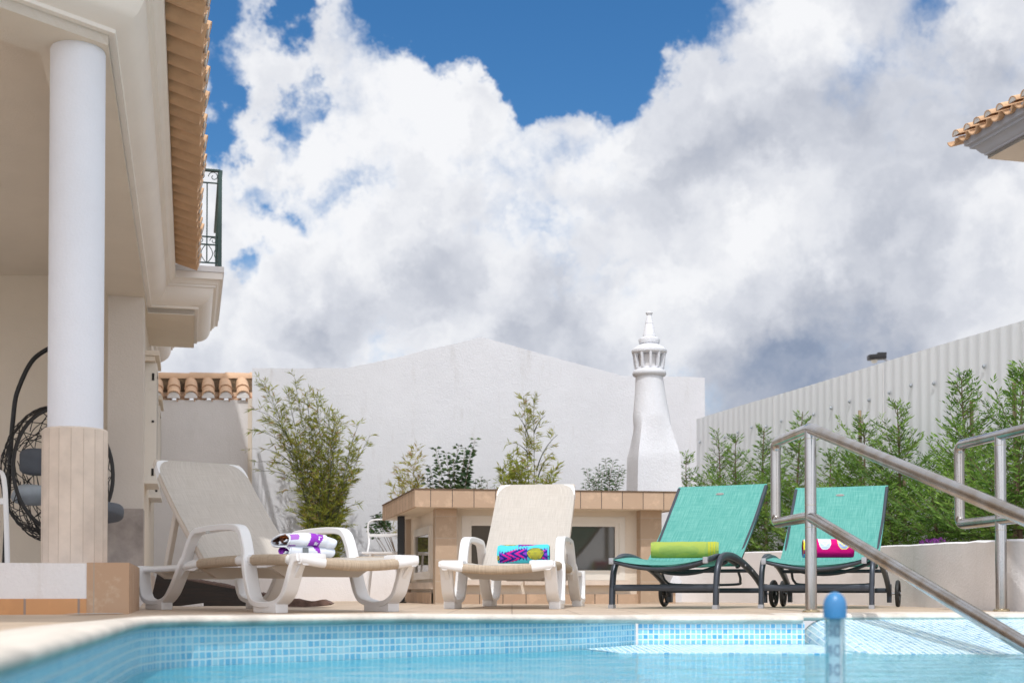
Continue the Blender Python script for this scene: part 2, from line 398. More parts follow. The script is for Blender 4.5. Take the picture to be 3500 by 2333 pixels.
# ---------------------------------------------------------------- daylight
SUN = Vector((-.14, -.98, 0)).normalized()*math.cos(R(58)); SUN.z = math.sin(R(58))     # towards the sun
ld = bpy.data.lights.new('sun', 'SUN'); lo = bpy.data.objects.new('sun', ld); C.objects.link(lo)
ld.energy = 2.15; ld.angle = R(.5); ld.color = (1, .975, .945)
lo.rotation_euler = (-SUN).to_track_quat('-Z', 'Y').to_euler(); lo.location = (0, -4, 12)
W = bpy.data.worlds.new('World'); S.world = W; W.use_nodes = True
N = NT(W.node_tree); W.node_tree.nodes.clear()
tc = N.n('ShaderNodeTexCoord'); V = tc.outputs['Generated']
sk = N.n('ShaderNodeTexSky'); sk.sky_type = 'NISHITA'; sk.sun_disc = False; sk.sun_elevation = R(58)
sk.sun_rotation = math.atan2(SUN.x, SUN.y); sk.altitude = 50; sk.air_density = 1.0; sk.dust_density = .3; sk.ozone_density = 3
hs = N.n('ShaderNodeHueSaturation'); N.set(hs, 'Color', sk.outputs[0]); hs.inputs['Saturation'].default_value = 1.30
bg1 = N.n('ShaderNodeBackground'); N.set(bg1, 0, hs.outputs[0]); bg1.inputs[1].default_value = SKYK = .116
def blob(px, py, rad, w):
    """cloud cover added or taken away round one direction of the sky; rad in photo pixels"""
    d = ray(px, py); sb = N.n('ShaderNodeVectorMath', operation='DISTANCE'); N.set(sb, 0, VW); sb.inputs[1].default_value = d
    return N.m('MULTIPLY', N.rng(sb.outputs['Value'], rad/F, rad/F*.15, 0, 1, True), w)
# domain warp: large swirls for the outlines, small ones for the wisps
wn = N.n('ShaderNodeTexNoise'); N.set(wn, 'Vector', V); N.set(wn, 'Scale', 9.0); N.set(wn, 'Detail', 6.0); N.set(wn, 'Roughness', .66)
wv = N.n('ShaderNodeVectorMath', operation='MULTIPLY_ADD'); N.set(wv, 0, wn.outputs[1]); wv.inputs[1].default_value = (.125, .125, .125); N.set(wv, 2, V)
ws = N.n('ShaderNodeVectorMath', operation='SUBTRACT'); N.set(ws, 0, wv.outputs[0]); ws.inputs[1].default_value = (.0625, .0625, .0625); VW = ws.outputs[0]
cover = [(1380, -20, 300, -1.0), (1600, 20, 330, -1.3), (1820, 60, 330, -1.3), (2080, 60, 330, -1.3), (2300, -10, 260, -1.0), (1770, 270, 150, -.75), (2130, 270, 170, -.6), (1560, 190, 150, -.4), (1940, 240, 160, -.5),
         (1010, 150, 130, -.75), (975, 400, 110, -.60), (720, 60, 200, -.85), (790, 300, 110, -.75), (740, 460, 120, -.75), (1010, 20, 150, -.7), (1075, 330, 70, -.35),
         (880, 640, 150, -.42), (910, 760, 120, -.38), (860, 860, 110, -.30), (1150, 600, 110, -.30), (790, 930, 100, -.50), (1070, 690, 100, -.26), (1240, 600, 80, -.14), (960, 520, 80, -.2),
         (3200, -10, 130, -.3), (2480, 150, 130, -.30), (2560, 60, 90, -.25), (3060, 60, 120, -.1), (2000, 480, 120, -.1)]
base_cover = 1.05
cv = None
for b in cover:
    q = blob(*b); cv = q if cv is None else N.m('ADD', cv, q)
det = N.noise(V, 7.0, 10, .61, 0)
b2 = N.m('ABSOLUTE', N.m('SUBTRACT', N.noise(VW, 30, 2, .55), .5))
D = N.m('ADD', N.m('ADD', N.m('ADD', N.m('MULTIPLY', N.m('SUBTRACT', det, .5), 2.1), N.m('MULTIPLY', b2, .55)), cv), base_cover-.38)
mask = N.rng(D, .0, .60, 0, 1, True)
# light on the billows: height fields of broad and middle sized lumps, compared with themselves a little further up towards the sun
def lump(vec): 
    b1 = N.m('ABSOLUTE', N.m('SUBTRACT', N.noise(vec, 13, 1.5, .5), .5))
    return N.m('ADD', N.m('MULTIPLY', N.noise(vec, 4.6, 4, .55), 1.25), N.m('MULTIPLY', b1, .55))
up = N.n('ShaderNodeVectorMath', operation='ADD'); N.set(up, 0, VW); up.inputs[1].default_value = (-.010, 0, .030)
relief = N.m('MULTIPLY', N.m('SUBTRACT', lump(VW), lump(up.outputs[0])), .95)
fine = N.m('MULTIPLY', N.m('SUBTRACT', N.noise(VW, 30, 5, .62, 0), .5), .14)
big = N.noise(V, 3.0, 3, .5)
shade = [(2820, 1290, 560, -.38), (2600, 1400, 330, -.22), (2950, 470, 560, -.24), (2560, 420, 260, -.12), (1080, 1150, 330, -.22), (1900, 1200, 380, -.28), (3150, 850, 420, -.16), (1450, 1030, 260, -.12), (2350, 560, 260, -.10),
         (3400, 300, 350, -.22), (2100, 560, 260, .08), (2760, 150, 280, .22), (1430, 380, 260, .18), (1120, 520, 200, .16), (2700, 800, 360, .18), (960, 900, 260, .18), (880, 1120, 200, .12), (1150, 100, 160, .14), (3350, 1050, 240, .12), (1750, 800, 330, .12), (2330, 960, 200, .12), (1800, 470, 200, .10), (2480, 330, 160, .10)]
sh = None
for b in shade:
    q = blob(*b); sh = q if sh is None else N.m('ADD', sh, q)
thin = N.m('MULTIPLY', N.m('SUBTRACT', 1, N.rng(D, .3, .9)), .10)
L = N.m('ADD', N.m('ADD', N.m('ADD', relief, fine), N.m('ADD', sh, thin)), N.m('ADD', N.m('MULTIPLY', N.m('SUBTRACT', big, .5), .22), .745))
ccol = N.ramp(L, [(0.0, lin(104, 124, 156)), (.26, lin(150, 162, 184)), (.48, lin(190, 195, 207)), (.70, lin(220, 223, 231)), (.90, lin(246, 247, 250))])
bg2 = N.n('ShaderNodeBackground'); N.set(bg2, 0, ccol); sd0 = N.n('ShaderNodeVectorMath', operation='DOT_PRODUCT'); N.set(sd0, 0, V); sd0.inputs[1].default_value = Vector((-.14, -.85, .5)).normalized()
N.set(bg2, 1, N.rng(sd0.outputs['Value'], 0.0, .9, .93, 1.75, True))  # extra cloud light added behind the camera to fill the shaded fronts
mx = N.n('ShaderNodeMixShader'); N.set(mx, 0, mask); N.set(mx, 1, bg1.outputs[0]); N.set(mx, 2, bg2.outputs[0])
wo = N.n('ShaderNodeOutputWorld'); N.t.links.new(mx.outputs[0], wo.inputs[0])

# ---------------------------------------------------------------- pool and deck (the setting)
ZW = -.134
# water edge of the pool, seen from above, with the coping height at each point
left = [(-.30, -.6, .03), (-.40, .3, .03), (-.57, 1.18, .03), (-.70, 1.85, .03), (-.86, 2.64, .03), (-1.00, 3.30, .03), (-1.07, 3.66, .03), (-1.10, 3.86, .03), (-1.09, 4.00, .03), (-1.04, 4.12, .03)]
mid = [(-.90, 4.28, .028), (-.424, 4.70, .026), (-.05, 5.02, .018), (.20, 5.25, .012), (.36, 5.42, .008), (.47, 5.57, .004), (.535, 5.68, .002), (.56, 5.71, 0)]
right = [(.92, 5.71, 0), (1.285, 5.71, 0), (1.30, 5.86, 0), (1.32, 6.10, 0), (1.38, 6.22, 0), (1.50, 6.26, 0), (2.2, 6.28, 0), (2.75, 6.30, 0), (4.6, 6.34, 0)]
EDGE = left+mid+right
def offs(poly, d):
    out = []
    for i, p in enumerate(poly):
        a = Vector(poly[max(i-1, 0)][:2]); b = Vector(poly[min(i+1, len(poly)-1)][:2]); t = (b-a).normalized(); n = Vector((-t.y, t.x))
        out.append((p[0]+n.x*d, p[1]+n.y*d))
    return out
# coping: rounded nose swept round the pool
WID = [.33]*len(EDGE)
for i, p in enumerate(EDGE):
    if p[0] > .50 and p[0] < 1.6: WID[i] = .33 if p[0] < .95 and p[0] > .6 else .10
    if .95 < p[0] < 1.6: WID[i] = .10
def offw(ws):
    out = []
    for i, p in enumerate(EDGE):
        a = Vector(EDGE[max(i-1, 0)][:2]); b = Vector(EDGE[min(i+1, len(EDGE)-1)][:2]); t = (b-a).normalized(); out.append((p[0]-t.y*ws[i], p[1]+t.x*ws[i]))
    return out
prof = [(0.012, -.034), (-.006, -.030), (-.014, -.018), (-.010, -.006), (0.004, 0), (.03, .002), (.33, .0)]
mb = MB(); n = len(EDGE); rows = []
for (o, z) in prof: rows.append(offs(EDGE, o) if o < .2 else offw(WID))
outer = offs(EDGE, .34)
vs = []; fs = []
for j, (o, z) in enumerate(prof):
    for i in range(n):
        x, y = rows[j][i]; zz = EDGE[i][2]
        k = 1 if j < len(prof)-1 else 0
        vs.append((x, y, zz*k+z+(.004 if j == len(prof)-1 else .0)))
for j in range(len(prof)-1):
    for i in range(n-1):
        fs.append((j*n+i, j*n+i+1, (j+1)*n+i+1, (j+1)*n+i))
mb.add(vs, fs)
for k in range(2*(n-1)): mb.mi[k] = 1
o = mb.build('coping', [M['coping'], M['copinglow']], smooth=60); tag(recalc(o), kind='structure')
# walls of the pool in small tiles
def wallstrip(pts, z0, z1, name, mat, zt=None, pitch=.025):
    mb = MB(); u = 0
    for i in range(len(pts)-1):
        a, b = Vector(pts[i][:2]), Vector(pts[i+1][:2]); l = (b-a).length
        ta = zt[i] if zt else z1; tb = zt[i+1] if zt else z1
        mb.add([(a.x, a.y, z0), (b.x, b.y, z0), (b.x, b.y, tb), (a.x, a.y, ta)], [(0, 1, 2, 3)],
               [[(u/pitch, z0/pitch+.35), ((u+l)/pitch, z0/pitch+.35), ((u+l)/pitch, tb/pitch+.35), (u/pitch, ta/pitch+.35)]])
        u += l
    return mb.build(name, mat, smooth=30)
lw = left+mid
tag(wallstrip(offs(lw, .014), -1.25, 0, 'pool_wall', M['poolA'], [p[2]-.030 for p in lw]), kind='structure')
tag(wallstrip(offs(right[:3]+[right[3]], .014) if False else [(.56, 5.725), (1.30, 5.725), (1.315, 5.86), (1.335, 6.10)], -1.25, -.030, 'pool_panel_wall', M['poolP'], pitch=.0236), kind='structure')
tag(wallstrip([(-.30, -.6), (-.3, -3), (5.2, -3), (5.2, 6.4)][::-1], -1.25, -.03, 'pool_far_wall', M['poolA']), kind='structure')
mb = MB(); mb.grid(lambda u, v: (-1.6+u*7, -3.1+v*10, -1.2), 8, 8, lambda u, v: (u*7/.025, v*10/.025)); tag(mb.build('pool_floor', M['poolF'], smooth=0), kind='structure')
# shallow ledge under the panel
mb = MB()
lp = [(.30, 5.30), (.42, 5.05), (1.00, 5.02), (1.32, 5.00), (1.34, 5.72), (.56, 5.72)]
mb.add([(x, y, -.127-(.004 if y < 5.2 else 0)) for x, y in lp], [list(range(6))], [[(x/.025, y/.025) for x, y in lp]])
for i in range(4):
    a, b = lp[i % 6], lp[(i+1) % 6]
    if i == 3: continue
    l = math.dist(a, b); mb.add([(a[0], a[1], -.131), (b[0], b[1], -.131), (b[0], b[1], -.5), (a[0], a[1], -.5)], [(0, 1, 2, 3)], [[(0, 0), (l/.025, 0), (l/.025, 15), (0, 15)]])
tag(recalc(mb.build('pool_ledge', M['poolB'], smooth=0)), kind='structure')
# tiled beach running down into the water, with a rolled edge on its left
def beach(u, v):
    y = 6.28-v*2.6; x0 = 1.40-.10*min(1, v*2)
    zt = -.026-.083*(6.28-y)-(0.0 if y > 5 else (5-y)*.05)
    roll = .13
    if u < .12:
        a = (1-u/.12)*PI/2
        x = x0+roll*(1-math.sin(a)); z = zt-roll*(1-math.cos(a))
    else:
        x = x0+roll+(u-.12)/.88*(4.2-roll); z = zt
    # the roll fades out of the back edge
    return (x, y, z)
mb = MB()
NU, NV = 60, 24
mb.grid(lambda u, v: beach(u if u > .2 else u, v), NU, NV, lambda u, v: ((u*.26 if u < .12 else .0312+(u-.12)/.88*4.2)/.025 if u >= .12 else u/.12*.2/.025-6.8, v*2.6/.025))
tag(mb.build('pool_beach', M['poolB'], smooth=60), kind='structure')
# water sheet following the same outline
wp = [(x, y) for x, y in offs(EDGE, .012)]+[(5.2, 6.34), (5.2, -3), (-.3, -3)]
mb = MB(); mb.add([(x, y, ZW) for x, y in wp], [list(range(len(wp)))])
o = mb.build('water', M['water'], smooth=0, loc=(0, 0, ZW)); tag(o, kind='structure')
# deck sheet with the pool cut out, wide enough for the whole garden
raw = offw([w-.045 for w in WID]); ic = max(range(len(left)), key=lambda i: -raw[i][0]+0*i)
dp = [raw[0]]
for p in raw[1:ic+1]:
    if p[1] > dp[-1][1]+.001: dp.append(p)
nl = len(dp)
for p in raw[ic+1:]:
    if p[0] > dp[-1][0]+.001: dp.append(p)
mb = MB()
for i in range(nl-1):
    (xa0, ya0), (xb0, yb0) = dp[i], dp[i+1]; mb.add([(-9, ya0, 0), (xa0, ya0, 0), (xb0, yb0, 0), (-9, yb0, 0)], [(0, 1, 2, 3)])
xc, yc = dp[nl-1]; mb.add([(-9, yc, 0), (xc, yc, 0), (xc, 24, 0), (-9, 24, 0)], [(0, 1, 2, 3)])
for i in range(nl-1, len(dp)-1):
    (xa0, ya0), (xb0, yb0) = dp[i], dp[i+1]; mb.add([(xa0, ya0, 0), (xb0, yb0, 0), (xb0, 24, 0), (xa0, 24, 0)], [(0, 1, 2, 3)])
xe, ye = dp[-1]; mb.add([(xe, ye, 0), (7.5, ye, 0), (7.5, 24, 0), (xe, 24, 0)], [(0, 1, 2, 3)])
o = mb.build('deck', M['deck'], smooth=0, loc=(0, 0, 0)); tag(o, kind='structure')
mb = MB()
for (x0, x1, y0, y1) in ((-250, -9, -250, 400), (7.5, 250, -250, 400), (-9, 7.5, 24, 400), (-9, 7.5, -250, -3.3), (-9, -1.6, -3.3, -.6), (5.25, 7.5, -3.3, 6.6)):
    mb.add([(x0, y0, -.02), (x1, y0, -.02), (x1, y1, -.02), (x0, y1, -.02)], [(0, 1, 2, 3)])
tag(mb.build('ground', M['bouncepaving'], smooth=0, loc=(0, 0, -.02)), kind='structure')
mb = MB(); mb.add([(-1.6, -3.3, .0), (-.3, -3.3, .0), (-.3, -.6, .0), (-.63, -.6, .0), (-1.6, -.6, 0)], [(0, 1, 2, 3, 4)]); mb.add([(-.3, -3.3, 0), (5.25, -3.3, 0), (5.25, -3, 0), (-.3, -3, 0)], [(0, 1, 2, 3)])
tag(mb.build('deck_near', M['deck'], smooth=0, loc=(0, 0, 0)), kind='structure')

# ---------------------------------------------------------------- boundary walls
GA, GB = (-3.23, 16.0), (2.52, 16.75)
top = [onplane(px, py, GA, GB) for px, py in ((862, 1257), (1178, 1258), (1270, 1240), (1645, 1151), (2080, 1270), (2125, 1283), (2409, 1290))]
ins = []
for i, p in enumerate(top):
    ins.append(p)
    if i < len(top)-1:
        q = top[i+1]
        for k in range(1, 4): ins.append(p.lerp(q, k/4)+Vector((0, 0, rnd.uniform(-.008, .008))))
mb = MB(); poly = [Vector((p.x, p.y, p.z)) for p in ins]+[Vector((GB[0], GB[1], -.05)), Vector((GA[0], GA[1], -.05))]
mb.prism(poly, Vector((-.03, .22, 0)))
o = recalc(mb.build('gable_wall', M['wall'], smooth=0)); tag(o, 'tall white rendered garden wall with a low gable peak, behind the brick counter', 'wall')
gd = Vector((GB[0]-GA[0], GB[1]-GA[1], 0)).normalized(); gn = Vector((gd.y, -gd.x, 0))

# low white planter wall that hides the feet of the bamboos
mb = MB(); mb.box((-.95, 14.62, .19), (4.3, .14, .44), None, .012); tag(mb.build('planter_wall', M['planter'], smooth=40), 'low straight white wall in front of the bamboos, seen beneath the diagonal lounger', 'wall')
mb = MB(); mb.add([(-3.2, 14.68, .36), (2.3, 14.68, .36), (2.3, 16.9, .36), (-3.2, 16.2, .36)], [(0, 1, 2, 3)]); tag(mb.build('planting_bed', M['soil'], smooth=0), kind='structure')

# shaded wall on the left with a tiled top
wy = 16.5
xa, xb = P(430, 1400, wy).x, P(862, 1400, wy).x
zt = P(700, 1372, wy).z
lw = empty('tiled_wall', (xa+1, wy, 0)); tag(lw, 'shaded grey white wall topped with clay roof tiles, between house and gable wall', 'wall')
mb = MB(); mb.box(((xa+xb)/2, wy+.38, zt/2-.02), (xb-xa, 1.2, zt+.02)); mb.build('wall', M['wall_old'], lw, smooth=0)
mb = MB(); mb.box((P(856, 1400, wy-.24).x, wy-.24, zt/2), (.05, .06, zt)); mb.build('pilaster', M['cream'], lw, smooth=0)
pt = .22; x0 = P(595, 1300, wy).x; tiles_ = MB(); scal = MB(); chan = MB()
def barrel(mb, c, ax, up, r, L, r2=None, th=.014, seg=10, down=False):
    """half-round clay tile: c start centre of the mouth, ax direction of the axis"""
    ax = Vector(ax).normalized(); side = ax.cross(Vector(up)).normalized(); u = side.cross(ax).normalized()
    if down: u = -u
    vs = []; r2 = r2 or r
    for (t, rr) in ((0, r), (L, r2)):
        for k in range(seg+1):
            a = PI*k/seg; vs.append(Vector(c)+ax*t+side*math.cos(a)*rr+u*math.sin(a)*rr*.9)
        for k in range(seg+1):
            a = PI*k/seg; vs.append(Vector(c)+ax*t+side*math.cos(a)*(rr-th)+u*math.sin(a)*(rr-th)*.9)
    n = seg+1; fs = []
    for k in range(seg):
        fs += [(k, k+1, 2*n+k+1, 2*n+k), (n+k+1, n+k, 3*n+k, 3*n+k+1), (k+1, k, n+k, n+k+1), (2*n+k, 2*n+k+1, 3*n+k+1, 3*n+k)]
    fs += [(0, 2*n, 3*n, n), (n-1, 2*n-1, 4*n-1, 3*n-1)]
    mb.add(vs, fs)
hu0 = Vector((-.2456, .9694, 0)); sl = (hu0*.86+Vector((0, 0, .5))).normalized()
kk = -2
while x0+kk*pt < xb+.02:
    x = x0+kk*pt
    if x > xa-.05:
        c = Vector((x, wy, zt+.03))-hu0*.25
        for j in range(2):
            barrel(tiles_, c+sl*(.185*j)+Vector((0, 0, .012*j+.004)), sl, (0, 0, 1), .085+.002*j, .27, .074)
            barrel(chan, c+Vector((pt/2, .02, -.03))+sl*(.20*j)+Vector((0, 0, .012*j)), sl, (0, 0, 1), .082, .27, .09, down=True)
        # plaster scallop under each channel
        cs = [Vector((x+.06+math.cos(PI*a/8)*.080, wy-.262, zt+.008+math.sin(PI*a/8)*.078)) for a in range(9)]
        scal.prism(cs[::-1], (0, .03, 0))
    kk += 1
tiles_.build('roof_tiles', M['tilep'], lw); chan.build('gutter_tiles', M['tilep'], lw); recalc(scal.build('scalloped_plaster', M['wall_old'], lw))
mb = MB(); mb.box(((xa+xb)/2, wy+.36, zt+.235), (xb-xa, .5, .17)); mb.build('mortar_bed', M['mortar'], lw)
mb = MB(); xx = xa
zr = P(700, 1283, wy+.3).z
for px in (505, 540, 658, 777, 862, 960):
    x = P(px, 1283, wy+.3).x
    barrel(mb, (xx, wy+.20, zt+.318), (x-xx, 0, 0), (0, 0, 1), .105, x-xx+.04, .092); xx = x
mb.build('ridge_tiles', M['tilep'], lw)

# corrugated fence on the right
fa, fb = Vector((2.27, 15.8, 0)), Vector((4.0, 10.0, 0)); fdn = (fb-fa).normalized(); fb2 = fa+fdn*12.0; fnn = Vector((fdn.y, -fdn.x, 0))
if fnn.x > 0: fnn = -fnn
zf = P(2390, 1432, 15.8).z-.0
fe = empty('sheet_fence', (fa.x, fa.y, 0)); tag(fe, 'tall pale grey corrugated metal fence rising to the right behind the conifers', 'fence')
mb = MB(); per = .135; pp = [(0, 0), (.045, 0), (.054, .005), (.080, .005), (.089, 0)]
vs = []; 
i = 0; t = 0
while t < 12.0:
    for (a, h) in pp[:-1]:
        vs.append((t+a*per/.09, h))
    t += per
for (t, h) in vs: 
    p = fa+fdn*t+fnn*h
    mb.v += [(p.x, p.y, .30), (p.x, p.y, zf+.004*math.sin(t*1.7)-.0)]
for k in range(len(vs)-1): mb.f.append([2*k, 2*k+2, 2*k+3, 2*k+1])
mb.build('metal_sheet', M['fence'], fe, smooth=25)
mb = MB()
for t in (2.0, 4.1, 6.2, 8.3):
    mb = MB(); p = fa+fdn*t+fnn*.010; mb.box((p.x, p.y, zf/2+.1), (.005, .005, zf-.25)); mb.build('sheet_overlap', M['wall_old'], fe)
for k in range(34):
    t = .13+k*.34; 
    p = fa+fdn*t+fnn*.02+Vector((0, 0, zf-.30+.02*math.sin(k*2.1)))
    s_ = MB(); s_.lathe([(.0, .012), (.011, .009), (.013, 0), (.02, -.004)], p, 8, fnn); s_.build('screw', M['screw'], fe)

# planter wall: curved white retaining wall in front of the conifers
base_ = [P(2235, 2030, 13.2), P(2400, 2030, 13.0), P(2582, 2030, 12.2), P(2800, 2030, 11.0), P(3031, 2030, 9.75), P(3265, 2030, 8.15), P(3500, 2030, 6.95), Vector((3.5, 6.84, 0)), Vector((5.8, 6.86, 0))]
tp = [.50, .50, .485, .47, .455, .42, .39, .37, .36]
bs_ = spline([(p.x, p.y, 0) for p in base_], 6); tz = spline([(i, tp[i], 0) for i in range(len(tp))], 6)
mb = MB(); n = len(bs_)
outl = []
for i in range(n):
    t = (bs_[min(i+1, n-1)]-bs_[max(i-1, 0)]).normalized(); nn = Vector((-t.y, t.x, 0))
    if nn.y < 0 and nn.x < 0: nn = -nn
    outl.append((bs_[i], bs_[i]+nn*.18, tz[i].y+rnd.uniform(-.004, .004)))
for a, b, z in outl: mb.v += [(a.x, a.y, -.03), (a.x, a.y, z-.01), (a.x+(b.x-a.x)*.1, a.y+(b.y-a.y)*.1, z), (b.x, b.y, z), (b.x, b.y, -.03)]
for i in range(n-1):
    for k in range(4): mb.f.append([i*5+k, (i+1)*5+k, (i+1)*5+k+1, i*5+k+1])
mb.f.append([0, 1, 2, 3, 4]); mb.f.append([(n-1)*5+k for k in range(5)])
o = recalc(mb.build('planter_wall', M['planter'], smooth=50)); tag(o, 'low curved white rendered retaining wall behind the turquoise loungers, conifers planted behind it', 'wall')
mb = MB(); mb.v = [(b.x-.02, b.y-.02, .33) for a, b, z in outl]+[(b.x+1.5, b.y+1.6, .33) for a, b, z in outl]
for i in range(n-1): mb.f.append([i, i+1, n+i+1, n+i])
tag(mb.build('soil_bed', M['soil'], smooth=0), kind='structure')
# white end wall between the counter and the turquoise lounger
mb = MB(); a = P(2250, 2030, 13.0); b = P(2440, 2030, 13.3)
mb.prism([(a.x, a.y, 0), (b.x, b.y, 0), (b.x, b.y, .50), (b.x-.22, b.y, .62), (a.x+.28, a.y, .93), (a.x, a.y, .90)], (0, .16, 0))
tag(recalc(mb.build('garden_wall', M['wall'], smooth=0)), 'white rendered wall end with sloping top, right of the tiled counter', 'wall')
# ---------------------------------------------------------------- the house on the left
def Zp(px, py, z):
    r = ray(px, py); t = (z-H)/r.z; return Vector((0, 0, H))+r*t
def sweep(mb, path, prof, side=1):
    """path: list of 2-D points; prof: list of (out, z); out to the right of travel for side=1"""
    n = len(path); ds = [(Vector(path[i+1])-Vector(path[i])).normalized() for i in range(n-1)]; off = []
    for i in range(n):
        a = ds[max(i-1, 0)]; b = ds[min(i, n-2)]
        na = Vector((a.y, -a.x))*side; nb = Vector((b.y, -b.x))*side; off.append((na+nb)/(1+na.dot(nb)))
    m = len(prof); o = len(mb.v)
    for i in range(n):
        for (q, z) in prof: mb.v.append((path[i][0]+off[i].x*q, path[i][1]+off[i].y*q, z))
    for i in range(n-1):
        for k in range(m-1): mb.f.append([o+i*m+k, o+i*m+k+1, o+(i+1)*m+k+1, o+(i+1)*m+k])
ZB = 2.815
c0 = Zp(370, 156, ZB); k1 = Zp(505, 1069, ZB); fl = Zp(0, 25, ZB)
hu = (k1-c0); hu.z = 0; hu.normalize(); hn = Vector((hu.y, -hu.x, 0)); fu = (fl-c0); fu.z = 0; fu.normalize(); fn = Vector((fu.y, -fu.x, 0))
if fn.y > 0: fn = -fn
k2 = Zp(665, 1069, ZB); wbal = (k2-k1).dot(hn); k2 = k1+hn*wbal; k3 = k2+hu*1.75; k4 = k3-hn*(wbal+.0); k5 = k4+hu*6
f9 = c0+fu*7
house = empty('house', (c0.x-1.5, c0.y+3, 0)); tag(house, 'cream rendered house on the left with column, moulded cornice and clay tiled eave', 'house')
yr = 12.3; zc = P(80, 941, yr).z
def plan(mb, pts, z0, z1): mb.prism([(p[0], p[1], z0) for p in pts], (0, 0, z1-z0))
# beams
mb = MB(); bw = .34; fin = -fn*1.0
e = k1+hu*.1
cin = c0-hn*bw*1.0
# inner corner of the two beams
def isect(p, d, q, e2):
    den = d.x*e2.y-d.y*e2.x; t = ((q.x-p.x)*e2.y-(q.y-p.y)*e2.x)/den; return p+d*t
ci = isect(c0-hn*bw, hu, c0-fn*bw, fu)
plan(mb, [c0, e, e-hn*bw, ci], ZB, zc+.05); plan(mb, [c0, ci, f9-fn*bw, f9], ZB, zc+.05)
recalc(mb.build('beam', M['creamwall'], house, smooth=0))
pc = [(0, 0), (.0, .052), (.034, .055), (.036, .075), (.055, .082), (.085, .095), (.115, .115), (.142, .142), (.162, .175), (.174, .21), (.178, .235), (.196, .238), (.197, .262), (.212, .266), (.222, .285), (.24, .30), (.262, .306), (.264, .37)]
def scaled(prof, z0): return [(o, z0+z) for o, z in prof]
mb = MB(); path = [tuple(p[:2]) for p in (f9, c0, k1, k2, k3, k4, k4+hu*1.5)]
sweep(mb, path, scaled(pc, ZB), 1)
cor = mb.build('cornice', M['moulding'], house, smooth=30)
mb = MB(); plan(mb, [k1-hn*.1, k2, k3, k4-hn*.1], ZB+.004, ZB+.36); recalc(mb.build('balcony_slab', M['cream'], house, smooth=0))
mb = MB(); zb_ = ZB+.372; q = .275
plan(mb, [k1-hn*.1-hu*q, k2+hn*q-hu*q, k3+hn*q+hu*q, k4-hn*.1+hu*q], zb_, zb_+.055); recalc(mb.build('balcony_floor', M['wall_old'], house, smooth=0))
# walls, ceiling, roof body
mb = MB(); mb.add([(-9, 3.0, zc), (c0.x-.02, 3.0, zc), (c0.x-.02, yr+.1, zc), (-9, yr+.1, zc)], [(0, 1, 2, 3)])
mb = MB(); far = [c0-fn*.1-hn*.05, k1-hn*.1, (k1.x-.2, yr+.2), (-9, yr+.2), f9-fn*.1+Vector((-3, 0, 0))]
plan(mb, [(p[0], p[1]) for p in far], zc, zc+.12); recalc(mb.build('ceiling', M['creamwall'], house, smooth=0))
mb = MB(); mb.box((-6.2, yr+.15, 1.6), (2*abs(-6.2-P(382, 1500, yr).x), .3, 3.2)); mb.build('rear_wall', M['creamwall'], house, smooth=0)
pl = Zp(497, 1016, ZB); pf = pl-hn*.012
pd_ = pf.y
mb = MB(); pw = .315
plan(mb, [pf, pf-hn*pw, pf-hn*pw+hu*.36, pf+hu*.36], .2, ZB+.01); recalc(mb.build('pillar', M['pillarc'], house, smooth=0))
zs_ = P(440, 1738, pd_).z
mb = MB(); g = .012
a = pf+hn*0-hu*g; plan(mb, [pf+hn*.003-hu*g, pf-hn*(pw+g)-hu*g, pf-hn*(pw+g)+hu*.37, pf+hn*.003+hu*.37], .0, zs_); recalc(mb.build('pillar_cladding', M['greystone'], house, smooth=0))
mb = MB(); wl = pf-hn*.02+hu*.36; plan(mb, [wl, wl-hn*.3, wl-hn*.3+hu*5.2, wl+hu*5.2], 0, ZB+.3); recalc(mb.build('side_wall', M['cream'], house, smooth=0))
mb = MB(); plan(mb, [wl+hn*.02, wl+hn*.008-hn*.1, wl-hn*.1+hu*5.2, wl+hn*.02+hu*5.2], 0, .30); recalc(mb.build('plinth', M['limestone'], house, smooth=0))
